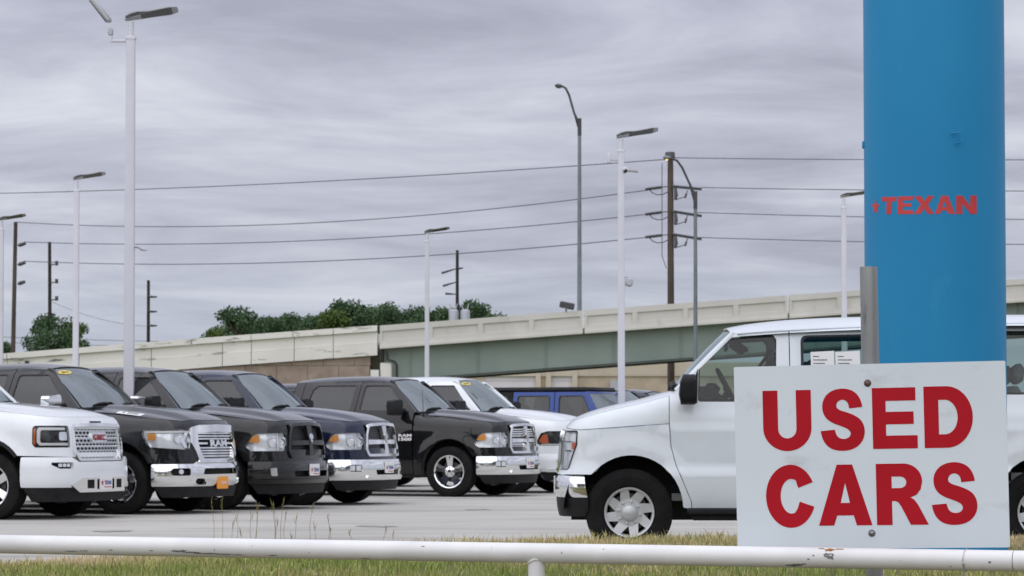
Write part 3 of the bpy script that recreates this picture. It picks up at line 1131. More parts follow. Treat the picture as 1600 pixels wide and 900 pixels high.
        for z in (.735, .77, .805, .84, .955, .99, 1.025):
            w2 = np.interp(z, [.70, .80, .9, 1.04], [.42, .465, .50, .495])
            b = MB()
            b.patch([(-w2, z - .009), (w2, z - .009), (w2, z + .009), (-w2, z + .009)], gfn(.005), .09, flange=.03)
            b.build('grille_bar', M['chrome'], g)
        b = MB()
        for sg in (1, -1):
            b.patch(mir([(.27, .885), (.50, .885), (.50, .91), (.27, .91)], sg), gfn(.012), .08, flange=.04)
        b.build('grille_bar', M['chrome'], g)
        b = MB(); b.patch([(-.05, .71), (.05, .71), (.05, 1.04), (-.05, 1.04)], gfn(-.015), .08, flange=.03); b.build('grille_post', M['trim'], g)
        b = MB(); b.patch(rpoly([(-.27, .86), (.27, .86), (.27, .94), (-.27, .94)], .01), gfn(.01), .1, flange=.03); b.build('badge_back', M['trim'], g)
        b = MB(); word(b, 'RAM', lambda u, v: gfn(.03)(u, .90 + v), .47, .088, bold=.045); b.build('badge', M['chrome'], g)
    else:
        # punched chrome mesh in three tiers
        rows = [.752 + .047 * k for k in range(8)]
        holes = []
        for i, z in enumerate(rows):
            for k in range(-7, 8):
                u = k * .080 + (.040 if i % 2 else 0)
                w2 = .535 if z > .83 else .45 + (z - .725) * .75
                if abs(u) > w2: continue
                if abs(u) < .20 and .92 < z < 1.06: continue
                holes.append(ngon(u, z, .0345, .0185, 6, 0))
        b = MB(); b.patch(fi_, gfn(-.005), .07, holes=holes, hres=.03)
        b.build('grille_mesh', M['satin'], g)
        for z in (.877, .975):
            b = MB(); b.patch([(-.54, z - .006), (.54, z - .006), (.54, z + .006), (-.54, z + .006)], gfn(.008), .09, flange=.02); b.build('grille_bar', M['chrome'], g)
        b = MB(); b.patch(rpoly([(-.185, .925), (.185, .925), (.185, 1.035), (-.185, 1.035)], .012), gfn(.015), .09, flange=.03); b.build('badge_back', M['chrome'], g)
        b = MB(); word(b, 'GMC', lambda u, v: gfn(.024)(u, .98 + v), .31, .075, bold=.03); b.build('badge', simple('badge_red', (.30, .012, .016), .35), g)
    # --- bumper
    bs = S(.47) if not gm else S(.44)
    zb0 = .355 if not gm else .385

    def bfn(o=.055, zc=(zb0 + zbt) / 2, hh=(zbt - zb0) / 2):
        def f(a, z):
            t = abs(z - zc) / hh
            return sk.raw(a, z, o - .028 * min(t, 1.2) ** 4)
        return f
    holes = []
    if st == 'ram' and not spec.get('body_bumper'):
        holes = [rpoly([(-.36, .43), (.36, .43), (.40, .50), (-.40, .50)], .02)]
        holes += [mir(rpoly([(.68, .478), (.87, .478), (.87, .575), (.68, .575)], .02), sg) for sg in (1, -1)]
    elif st == 'ram':
        holes = [rpoly([(-.48, .44), (.48, .44), (.52, .52), (-.52, .52)], .02)]
    elif st == 'ram2':
        holes = [rpoly([(-.47, .505), (.47, .505), (.43, .582), (-.43, .582)], .02)]
        holes += [mir(rpoly([(.68, .492), (.90, .492), (.94, .545), (.90, .585), (.68, .585)], .025), sg) for sg in (1, -1)]
        holes += [mir(rpoly([(.40, .375), (.55, .375), (.61, .41), (.58, .455), (.46, .455), (.40, .42)], .03), sg) for sg in (1, -1)]
    else:
        holes = [mir(rpoly([(.655, .61), (.83, .61), (.92, .655), (.92, .685), (.65, .685)], .02), sg) for sg in (1, -1)]
    m = MB()
    bo = [(-bs, zb0), (bs, zb0), (bs, zbt), (-bs, zbt)]
    if st == 'ram2':
        bo = [(-bs, zb0), (bs, zb0), (bs, zbt - .01), (.62, zbt - .005), (.54, zbt + .025), (-.54, zbt + .025), (-.62, zbt - .005), (-bs, zbt - .01)]
    if gm:
        bo = [(-bs, zb0), (-.5, zb0 + .0), (-.42, .49), (.42, .49), (.5, zb0), (bs, zb0), (bs, zbt), (.66, zbt), (.56, .69), (-.56, .69), (-.66, zbt), (-bs, zbt)]
    bmat = pm if (gm or spec.get('body_bumper')) else M['chrome']
    m.patch(rpoly(bo, .015), bfn(), .05, holes=holes, flange=.05)
    b = m.build('bumper', bmat, root)
    for hh in holes:
        m = MB(); m.patch(hh, bfn(-.02), .1); m.build('bumper_opening', M['dark'], b)
    if gm:                                          # chrome lower insert with tow-hook openings
        m = MB()
        ho2 = [mir(rpoly([(.27, .37), (.42, .37), (.42, .475), (.27, .475)], .012), sg) for sg in (1, -1)] + [rpoly([(-.21, .36), (.21, .36), (.21, .48), (-.21, .48)], .012)]
        m.patch(rpoly([(-.70, .415), (-.56, .325), (.56, .325), (.70, .415), (.50, .50), (-.50, .50)], .02), lambda a, z: sk.raw(a, z, .066), .05, holes=ho2, flange=.05)
        m.build('bumper_insert', M['chrome'], b)
        m = MB(); m.patch(rpoly([(-.6, .34), (.6, .34), (.46, .49), (-.46, .49)], .01), lambda a, z: sk.raw(a, z, .02), .1); m.build('bumper_opening', M['dark'], b)
    if spec.get('body_bumper'):
        for sg in (1, -1):
            m = MB(); m.patch(mir(rpoly([(.79, .455), (.87, .455), (.885, .555), (.80, .565)], .012), sg), bfn(.062), .05, flange=.02)
            m.build('fog_bezel', M['satin'], b)
        m = MB(); m.patch(rpoly([(-bs + .1, .35), (bs - .1, .35), (bs - .14, .405), (-bs + .14, .405)], .015), bfn(.085), .06, flange=.04)
        m.build('bumper_lip', pm, b)
    elif st == 'ram':
        for sg in (1, -1):
            for u in (.725, .825):
                m = MB(); m.patch(mir(rpoly([(u - .042, .49), (u + .042, .49), (u + .042, .565), (u - .042, .565)], .012), sg), bfn(.035), .05, flange=.02)
                m.build('fog_light', M['bulb'], b)
        m = MB(); m.patch(rpoly([(-.62, .355), (.62, .355), (.58, .425), (-.58, .425)], .02), bfn(.078), .06, flange=.03)
        m.build('bumper_lip', M['chrome'], b)
    elif st == 'ram2':
        for sg in (1, -1):
            m = MB(); m.patch(mir(ngon(.78, .54, .034, .032, 14), sg), bfn(.0), .05, flange=.03)
            m.build('fog_light', M['bulb'], b)
    else:
        for sg in (1, -1):
            for u in (.70, .755, .81):
                m = MB(); m.patch(mir(rpoly([(u - .022, .63), (u + .022, .63), (u + .022, .67), (u - .022, .67)], .008), sg), bfn(.02), .05, flange=.02)
                m.build('fog_light', M['bulb'], b)
    # valance
    m = MB()
    m.patch([(-bs + .12, .215), (bs - .12, .215), (bs, zb0 + .03), (-bs, zb0 + .03)], lambda a, z: sk.raw(a, z, .02 - .25 * max(0, zb0 - z)), .08, flange=.02)
    m.build('valance', M['plastic'], root)
    plate(b, sk, {'ram': .53, 'ram2': .395, 'gmc': .435}[st], spec.get('plate', 'white'), o=.058 if st == 'ram2' else .070)
    # --- cabin
    D1, D2 = -1.70, -2.72
    wz = 1.362

    def rz(x):
        return float(np.interp(x, [-2.95, -2.72, -1.6, -1.14], [1.825, 1.835, 1.862, 1.848]))
    fd = [(-.635, .36), (D1 + .005, .36), (D1 + .005, rz(D1)), (-1.14, 1.848), (-.90, 1.62), (-.655, 1.345)]
    fw = rpoly([(-.78, wz), (D1 + .075, wz), (D1 + .075, 1.785), (-1.19, 1.785)], .04)
    rd = [(D1 - .005, .36), (-3.03, .36), (-3.03, .50), (D2 + .02, .86), (D2, 1.0), (D2, rz(D2)), (D1 - .005, rz(D1))]
    rd = [(D1 - .005, .36), (-2.98, .36), (-2.98, .62), (D2, .95), (D2, rz(D2)), (D1 - .005, rz(D1))]
    rw = rpoly([(D1 - .075, wz), (D2 + .10, wz), (D2 + .17, 1.72, .06), (D2 + .24, 1.785), (D1 - .075, 1.785)], .03)
    cp = [(D2 - .01, .97), (-2.88, .80), (-2.88, rz(-2.9)), (D2 - .01, rz(D2))]
    c = dict(wsb=-.52, wsb_c=.12, wsb_w=.765, wsb_z=1.352, wst=-1.16, wst_c=.07, wst_w=.585, wst_z=1.885, wst_d=.03,
             door_x0=-.645, door_x1=-1.135, door_z0=1.335, door_z1=1.85, belt=1.335,
             roof_edge=lambda x: rz(x), roof_mid=spl([(-1.14, 1.889), (-1.34, 1.918), (-1.7, 1.938), (-2.2, 1.932), (-2.6, 1.915), (-2.9, 1.88)]), roof_x1=-2.89,
             panels=[('front_door', fd, fw), ('rear_door', rd, rw), ('cab_pillar', cp, None)], glass=M['glass_side'], seats=(-1.35, -2.3),
             sticker=spec.get('sticker'), handle_mat=spec.get('handle', pm), stick_at=spec.get('stick_at', (-.62, .86)))
    dx = spec.get('cab', 0.0)
    c['wsb'] += dx * .6; c['wst'] += dx; c['door_x1'] += dx * .5
    ws = cabin(sk, root, c, pm)
    # rear wall of the cab
    m = MB()
    e = [sk.B(S(-2.885), z)[1:] for z in np.linspace(.5, rz(-2.885), 14)]
    poly = [(y, z) for y, z in e] + [(y * .6, z + .045) for y, z in e[-1:]] + [(-y * .6, z + .045) for y, z in e[-1:]] + [(-y, z) for y, z in e[::-1]]
    m.patch(poly, lambda y, z: (-2.885, -y, z), .15, holes=[rpoly([(-.6, 1.38), (.6, 1.38), (.5, 1.76), (-.5, 1.76)], .04)])
    cw = m.build('cab_back', pm, root)
    m = MB(); m.patch(rpoly([(-.63, 1.36), (.63, 1.36), (.53, 1.78), (-.53, 1.78)], .04), lambda y, z: (-2.88, -y, z), .2); m.build('window', M['glass_side'], cw)
    # rocker
    for sg in (1, -1):
        m = MB()
        m.patch(mir([(S(-.52), .30), (S(-3.02), .30), (S(-3.02), .352), (S(-.52), .352)], sg), lambda a, z: sk.B(a, z, -.012), .12, flange=.03)
        m.build('rocker_panel', M['plastic'], root)
        # bed side
        m = MB()
        ar = arc(-wb, ac, .50, 165, 8, 16, ry=.53)
        bd = [(-2.93, .45), (-2.93, 1.335), (-4.80, 1.345), (-4.80, .52)] + ar
        bd = [(-2.93, .50), (-3.07, .50)] + arc(-wb, ac, .50, 11, 169, 16, ry=.53) + [(-4.10, .50), (-4.79, .54), (-4.79, 1.345), (-2.93, 1.335)]
        m.patch(mir([(S(x), z) for x, z in bd], sg), lambda a, z: sk.B(a, z, .004), .08, flange=.05)
        m.build('bed_side', pm, root)
        m = MB(); m.patch(mir([(S(-4.74), .98), (S(-4.795), .98), (S(-4.795), 1.29), (S(-4.74), 1.29)], sg), lambda a, z: sk.B(a, z, .012), .1, flange=.02)
        m.build('tail_lamp', M['red_print'], root)
    m = MB()
    m.box((-4.80, 0, .99), (.06, 1.78, .70), bev=.02)
    m.box((-3.85, 0, .78), (1.86, 1.55, .05))
    m.box((-2.95, 0, 1.05), (.05, 1.7, .55))
    m.build('tailgate', pm, root)
    m = MB(); m.box((-4.93, 0, .60), (.18, 1.85, .20), bev=.04); m.build('rear_bumper', M['chrome'], root)
    # mirrors, badge, antenna
    mirror(root, sk, *spec.get('mirror_xz', (-.86, 1.42)), spec.get('mirror_mat', M['plastic']), size=spec.get('mirror_size', (.15, .28, .22)), chrome=spec.get('mirror_chrome'), arm=.14)
    if spec.get('badge'):
        for sg in (1, -1):
            for txt, zc_, hh in (('RAM', .975, .045), ('1500', .915, .055)):
                m = MB()
                word(m, txt, lambda u, v: sk.B(sg * S(-.765 + (u if sg < 0 else -u)), zc_ + v, .008), .235, hh, bold=.04)
                m.build('badge', M['white_print'], root)
    if spec.get('antenna'):
        bx = sk.B(-S(-.50), 1.28)
        m = MB(); m.tube([(bx[0], bx[1], 1.28), (bx[0] - .02, bx[1], 1.72)], [.006, .003], 5); m.tube([(bx[0], bx[1], 1.25), (bx[0], bx[1], 1.31)], .014, 6)
        m.build('antenna', M['plastic'], root)
    if spec.get('hood_sticker'):
        m = MB()
        q = rpoly([(-.23, -.02), (.13, -.02), (.16, .06), (-.20, .06)], .03)
        f = lambda u, v: (lambda p: (p[0], p[1] - .004, p[2] + .008))((.10 + u, -.80 + v * .9, hood(.10 + u, -.80 + v * .9)))
        m.patch([(u, v * 1.6) for u, v in q], f, .05, flange=.004)
        so = m.build('hood_sticker', M['white_print'], root)
        w_ = MB()
        for k, u in enumerate((-.14, -.07, -.03, .01, .05)):
            w_.patch([(u, .0), (u + .022, .0), (u + .028, .055), (u + .006, .055)], lambda a, b: tuple(np.array(f(a, b)) + np.array((0, 0, .003))), .1)
        w_.build('sticker_text', M['ink'], so)
    chassis(root, sk, -4.7, .55, wb=wb)
    for wx in (0.0, -wb):
        for sg in (1, -1):
            make_wheel(root, (wx, sg * .855, .40), sg < 0, spec.get('wheel', 'five'))
    return root


TRUCKS = {}
TRUCKS['T1'] = make_truck('white pickup at the far left with punched chrome grille and red badge', -17, 131,
                          dict(style='gmc', paint=M['paint_white'], wheel='six', mirror_mat=M['paint_white'], mirror_xz=(-1.0, 1.34), cab=.05))
TRUCKS['T2'] = make_truck('dark pickup with wide chrome grille, yellow windshield sticker and orange front plate', 184, 123.5,
                          dict(style='ram2', paint=M['paint_graph'], wheel='five', plate='orange', sticker='2019', hood_sticker=True, mirror_chrome=M['chrome'], mirror_size=(.16, .33, .21), cab=-.02))
TRUCKS['T3'] = make_truck('black pickup with black mesh grille and black bumper between two chrome grilled trucks', 337, 117,
                          dict(style='ram', paint=M['paint_char'], body_bumper=True, grille_frame=M['paint_char'], cross=M['trim'], wheel='five'))
TRUCKS['T4'] = make_truck('navy blue pickup with chrome cross grille over grey mesh and chrome bumper', 464, 110.5,
                          dict(style='ram', paint=M['paint_navy'], mesh=M['mesh_grey'], wheel='five'))
TRUCKS['T5'] = make_truck('black crew cab pickup with polished spoked wheel, black mirror and chrome door badge', 701, 98.3,
                          dict(style='ram', paint=M['paint_black'], bars=True, wheel='five', badge=True, antenna=True, mirror_size=(.17, .36, .26)), heading=-23.0)
TRUCKS['T6'] = make_truck('white pickup with dark headlights and yellow windshield sticker behind black crew cab', 800, 93.0,
                          dict(style='ram', paint=M['paint_white'], dark_lamps=True, body_bumper=True, sticker='2018', wheel='five', scale=1.02), heading=-23.0)


# ------------------------------------------------------------------ passenger van
def make_van():
    h = rad(178.0)
    w = P(983, 669, F / 183.0); w.z = 0
    root = thing('passenger_van', 'white passenger van parked side on behind the red lettered sign', 'van', (0, 0, 0), h)
    off = Matrix.Rotation(h, 3, 'Z') @ Vector((0, .98, 0))
    root.location = (w.x - off.x, w.y - off.y, 0)
    pm = M['paint_van']
    zc = spl([(-.75, 1.48), (-.42, 1.43), (-.26, 1.392), (-.09, 1.345), (.125, 1.297), (.32, 1.243), (.46, 1.185), (.55, 1.115), (.60, 1.05)])
    hood = lambda x, y: zc(x) - .02 * (abs(y) / .85) ** 2 - .03 * (abs(y) / .9) ** 6
    plan = [(.600, 0), (.597, .4), (.585, .65), (.545, .81), (.46, .915), (.33, .968), (.1, .985), (-.4, .99), (-1.5, .99), (-3.0, .99), (-4.85, .97)]
    sk = Skin(plan, hood, dict(inset=.10, roll=.17, belt=1.29, lean=.14, lean2=.06, rail=1.89, w0=-.62, w1=-.30, slant=.05, wb=3.505, flare=.015,
                               extra=lambda x, z: .030 * sst(.755, .715, z) + .012 * sst(1.128, 1.112, z) * sst(-.2, -.36, x)))
    S = sk.S
    nb = [sk.B(a, sk.zs(a)) for a in np.linspace(0, S(-.40), 36)]
    edge = [(x - .003, y - .003) for x, y, z in nb]
    out = edge + [(x, -y) for x, y in edge[::-1][:-1]]
    m = MB(); m.patch(out, lambda x, y: (x, y, hood(x, y) + .003), .06, flange=.015)
    ho = m.build('hood', pm, root)
    crease = lambda x: 1.075 + .055 * (.42 - x) / .80
    hl = rpoly([(.63, 1.07), (S(.445), 1.07), (S(.445), .95), (S(.515), .735), (.63, .735)], .02)
    arch = arc(-.02, .40, .44, 40, 178, 18, ry=.46)
    dfl = [(-.345, 1.36), (-.345, 1.14), (-.36, .93), (-.40, .78), (-.53, .47), (-.535, .405)]     # the front edge of the door
    for sg in (1, -1):
        m = MB()
        fo = [(.60, .695)] + [(S(x), z) for x, z in arch if z <= 2] + [(S(x + .006), z) for x, z in dfl[::-1][:-2]]
        fo += [(S(-.339), crease(-.34) - .003)] + [(S(x), crease(x) - .003) for x in (-.2, 0, .2, .42)] + [(.60, 1.095)]
        m.patch(mir(fo, sg), sk.B, .05, holes=[mir(hl, sg)], flange=.02)
        m.build('front_fender', pm, root)
        m = MB()
        top = [(a, sk.zs(a)) for a in np.linspace(S(-.339), 0, 30)]
        fo = [(0, 1.10), (.60, 1.10)] + [(S(x), crease(x) + .003) for x in (.42, .2, 0, -.2, -.339)] + top
        m.patch(mir(fo, sg), sk.B, .05, flange=.02)
        m.build('hood_side', pm, ho)
        m = MB(); m.patch(mir(hl, sg), lambda a, z: sk.B(a, z, -.022 + .004 * sin(a * 60) + .003 * sin(z * 40)), .02)
        hm = m.build('headlight', M['lamp_clear'], root)
        m = MB(); m.patch(mir(hl, sg), lambda a, z: sk.B(a, z, .008), .05, flange=.012); m.build('lens', M['lens'], hm)
        for nm, poly, mat, o in (('turn_lamp', [(S(.505), .965), (S(.455), .965), (S(.455), .91), (S(.505), .91)], M['amber_dark'], -.008),
                                 ('lamp_divider', [(.68, .978), (S(.447), .978), (S(.447), .970), (.68, .970)], M['chrome'], -.006),
                                 ('lamp_divider', [(.68, .902), (S(.455), .902), (S(.455), .893), (.68, .893)], M['chrome'], -.006),
                                 ('lamp_projector', [(.68, 1.05), (.82, 1.05), (.82, .985), (.68, .985)], M['lamp_clear'], -.012),
                                 ('lamp_projector', [(.68, .885), (.80, .885), (.80, .76), (.68, .76)], M['lamp_clear'], -.012)):
            q = MB(); q.patch(mir(rpoly(poly, .006), sg), lambda a, z: sk.B(a, z, o), .05, flange=.015); q.build(nm, mat, hm)
        m = MB(); m.patch(mir(hl, sg), lambda a, z: sk.B(a, z, .003), .06, holes=[mir(rpoly([(.645, 1.058), (S(.458), 1.058), (S(.458), .95), (S(.525), .745), (.645, .745)], .02), sg)])
        m.build('lamp_seal', M['trim'], hm)
    m = MB(); m.patch([(-.60, .695), (.60, .695), (.60, 1.095), (-.60, 1.095)], sk.B, .1, holes=[rpoly([(-.54, .73), (.54, .73), (.54, 1.06), (-.54, 1.06)], .03)], flange=.03)
    m.build('nose_panel', pm, root)
    m = MB(); m.patch(rpoly([(-.57, .71), (.57, .71), (.57, 1.08), (-.57, 1.08)], .04), lambda a, z: sk.B(a, z, .03), .1, holes=[rpoly([(-.51, .76), (.51, .76), (.51, 1.03), (-.51, 1.03)], .03)], flange=.06)
    g = m.build('grille', M['chrome'], root)
    m = MB(); m.patch([(-.53, .74), (.53, .74), (.53, 1.05), (-.53, 1.05)], lambda a, z: sk.B(a, z, -.04), .2); m.build('grille_back', M['dark'], g)
    for z in (.83, .895, .96):
        m = MB(); m.patch([(-.52, z - .013), (.52, z - .013), (.52, z + .013), (-.52, z + .013)], lambda a, zz: sk.B(a, zz, .01), .15, flange=.04); m.build('grille_bar', M['chrome'], g)
    bs = S(.345)
    bf = lambda a, z: sk.raw(a, z, .038 - .030 * min(1.2, abs(z - .585) / .10) ** 4 + .01)
    m = MB(); m.patch(rpoly([(-bs, .49), (bs, .49), (bs - .03, .685), (-bs + .03, .685)], .02), bf, .035, flange=.06)
    b = m.build('bumper', M['chrome'], root)
    m = MB(); m.patch([(-bs + .06, .335), (bs - .03, .335), (bs, .395), (bs, .492), (-bs, .492), (-bs + .03, .40)], lambda a, z: sk.raw(a, z, .035 - 1.0 * max(0, .49 - z) ** 2.0), .04, flange=.05)
    m.build('valance', M['plastic'], root)
    plate(b, sk, .59, 'white', o=.06)

    zt_t = [(-.92, 1.905), (-1.2, 1.928), (-1.9, 1.962), (-3.35, 2.0), (-4.85, 1.985)]
    zt = lambda x: float(np.interp(-x, [-a for a, _ in zt_t], [z for _, z in zt_t]))
    fd = dfl[:-1] + [(-.535, .41), (-1.37, .41), (-1.37, zt(-1.37)), (-1.2, zt(-1.2)), (-.92, 1.905), (-.40, 1.415)]
    fw = rpoly([(-.585, 1.315), (-.595, 1.615), (-.865, 1.868), (-1.235, 1.895), (-1.265, 1.85), (-1.25, 1.315)], .03)
    ba = arc(-3.505 - .02, .40, .44, 2, 178, 18, ry=.46)
    sp = [(-1.378, .41), (-2.98, .41), (-2.98, zt(-2.98)), (-2.2, zt(-2.2)), (-1.378, zt(-1.378))]
    w2 = rpoly([(-1.47, 1.375), (-2.83, 1.375), (-2.83, 1.915), (-1.47, 1.885)], .06)
    rp_ = [(-2.988, .41)] + [(x, z) for x, z in ba] + [(-4.80, .47), (-4.80, zt(-4.8)), (-2.988, zt(-2.988))]
    w3 = rpoly([(-3.10, 1.375), (-4.62, 1.375), (-4.62, 1.925), (-3.10, 1.925)], .06)
    c = dict(bulge=.012, wsb=-.365, wsb_c=.03, wsb_w=.83, wsb_z=1.432, wst=-.855, wst_c=.03, wst_w=.76, wst_z=1.955, wst_d=.035,
             door_x0=-.405, door_x1=-.915, door_z0=1.405, door_z1=1.90, belt=1.29, roof_edge=zt,
             roof_mid=spl([(-.78, 1.952), (-1.0, 1.998), (-1.45, 2.045), (-1.94, 2.066), (-3.35, 2.085), (-4.85, 2.06)]), roof_x1=-4.82,
             panels=[('front_door', fd, fw), ('side_panel', sp, w2), ('rear_panel', rp_, w3)], glass=M['glass_van'], seats=(-1.20,),
             wheel_x=-.86, wheel_z=1.43, res=.035, int_mat=M['van_trim'], seat_mat=M['seat_van'], handle_mat=M['plastic'])
    cabin(sk, root, c, pm)
    for sg in (1, -1):
        # rain gutter along the roof edge
        m = MB(); m.tube([sk.B(sg * S(x), zt(x) - .005, .006) for x in np.linspace(-.93, -4.75, 24)], .011, 6)
        m.build('rain_gutter', pm, root)
        # black sail triangle and mirror
        m = MB(); m.patch(mir(sk.X([(-.475, 1.305), (-.582, 1.305), (-.59, 1.60)]), sg), lambda a, z: sk.B(a, z, .006), .05, flange=.012)
        mo = m.build('side_mirror', M['plastic'], root)
        bx = sk.B(sg * S(-.5), 1.40)
        y1 = bx[1] + sg * .20
        m = MB()
        m.box((-.515, bx[1] + sg * .06, 1.36), (.07, .16, .06), bev=.02)
        poly = rpoly([(-.10, 1.285), (.10, 1.295), (.10, 1.52), (-.06, 1.565)], .075, 6)
        k = 1 if sg > 0 else -1
        pts = [(u * k, v) for u, v in poly]
        if k < 0: pts = pts[::-1]
        m.prism(pts, lambda u, v: (-.56, y1 + u, v), lambda u, v: (-.405 - .02 * (abs(u) / .1) ** 2 - .035 * (abs(v - 1.40) / .12) ** 2, y1 + u, v))
        m.build('mirror_housing', M['plastic'], mo)
        m = MB(); m.patch([(-.08, 1.32), (.08, 1.32), (.08, 1.51), (-.07, 1.53)], lambda u, v: (-.5625, y1 - u, v), .2); m.build('mirror_glass', M['chrome'], mo)
        # running board
        m = MB(); m.box((-1.73, sg * .985, .385), (2.48, .16, .055), bev=.015); m.box((-1.73, sg * .95, .335), (2.40, .10, .06), bev=.015)
        m.build('running_board', M['plastic'], root)
        # door handle
        m = MB(); m.patch(mir([(S(-1.13) , 1.10), (S(-1.29), 1.10), (S(-1.29), 1.15), (S(-1.13), 1.15)], sg), lambda a, z: sk.B(a, z, .02), .06, flange=.025); m.build('handle', M['plastic'], root)
        m = MB(); m.patch(mir(sk.X([(-4.70, 1.0), (-4.795, 1.0), (-4.795, 1.35), (-4.70, 1.35)]), sg), lambda a, z: sk.B(a, z, .012), .1, flange=.02); m.build('tail_lamp', M['red_print'], root)
    m = MB(); m.box((-.58, 0, 1.30), (.46, 1.55, .30), bev=.09); m.box((-.72, .40, 1.43), (.14, .40, .10), bev=.04); m.build('dashboard', M['interior'], root)
    # rear wall
    m = MB()
    e = [sk.B(S(-4.80), z)[1:] for z in np.linspace(.47, zt(-4.8), 14)]
    poly = [(y, z) for y, z in e] + [(.5, 2.04), (-.5, 2.04)] + [(-y, z) for y, z in e[::-1]]
    m.patch(poly, lambda y, z: (-4.80, -y, z), .15, holes=[rpoly([(-.72, 1.38), (.72, 1.38), (.66, 1.88), (-.66, 1.88)], .05)])
    d = m.build('rear_door', pm, root)
    m = MB(); m.patch(rpoly([(-.73, 1.37), (.73, 1.37), (.67, 1.89), (-.67, 1.89)], .05), lambda y, z: (-4.795, -y, z), .2); m.build('window', M['glass_van'], d)
    m = MB(); m.box((-4.93, 0, .58), (.2, 1.9, .2), bev=.04); m.build('rear_bumper', M['chrome'], root)
    # bench seats, floor, sun visor, belts, price sheets
    for sx in (-2.15, -3.05, -3.9):
        s_ = MB()
        s_.box((sx, -.12, .88), (.46, 1.35, .18), bev=.06); s_.box((sx - .25, -.12, 1.20), (.14, 1.35, .52), ry=rad(-12), bev=.06)
        s_.build('bench_seat', M['seat_van'], root)
        for yy in (-.55, .30):
            s_ = MB(); s_.box((sx - .33, yy, 1.56), (.10, .30, .18), ry=rad(-10), bev=.04); s_.build('head_rest', M['seat_van'], root)
    m = MB(); m.box((-2.6, 0, .60), (4.3, 1.8, .08)); m.box((-4.0, 0, .66), (1.5, 1.8, .1)); m.build('floor_pan', M['van_trim'], root)
    m = MB(); m.patch([(-.95, -.82), (-4.75, -.82), (-4.75, .82), (-.95, .82)][::-1], lambda x, y: (x, y, zt(x) - .03), .4); m.build('headliner', M['van_trim'], root)
    for yy in (.40, -.40):
        m = MB(); m.box((-.97, yy, 1.80), (.04, .42, .15), ry=rad(55), bev=.015); m.build('sun_visor', M['interior'], root)
    m = MB(); m.box((-.86, 0, 1.80), (.03, .26, .07), bev=.015); m.build('inner_mirror', M['interior'], root)
    for sg in (1, -1):
        m = MB(); m.tube([(-1.30, sg * .78, 1.80), (-1.12, sg * .70, 1.55), (-.98, sg * .58, 1.2)], .018, 5); m.build('seat_belt', M['interior'], root)
    for k, (x0, x1) in enumerate(((-1.555, -1.755), (-1.765, -1.975))):
        m = MB()
        f = lambda a, z: sk.B(a, z, .004)
        m.patch(sk.X([(x0, 1.40), (x1, 1.40), (x1, 1.752), (x0, 1.742)][::-1]), f, .12, flange=.003)
        so = m.build('price_sheet', M['white_print'], root)
        t_ = MB()
        for j in range(7):
            zz = 1.70 - j * .03
            xa = x0 - .02; xb = x0 - (.07 if j == 0 else .16 - .02 * (j % 3))
            t_.patch(sk.X([(xa, zz), (xb, zz), (xb, zz + .007), (xa, zz + .007)][::-1]), lambda a, z: sk.B(a, z, .0055), .2)
        t_.build('sheet_text', M['steel_disc'], so)['kind'] = 'stuff'
    chassis(root, sk, -4.8, .50, wb=3.505)
    for wx in (0.0, -3.505):
        for sg in (1, -1):
            make_wheel(root, (wx, sg * .865, .372), sg < 0, 'hub', R=.372, W=.235, rim_r=.212)
    return root


van = make_van()


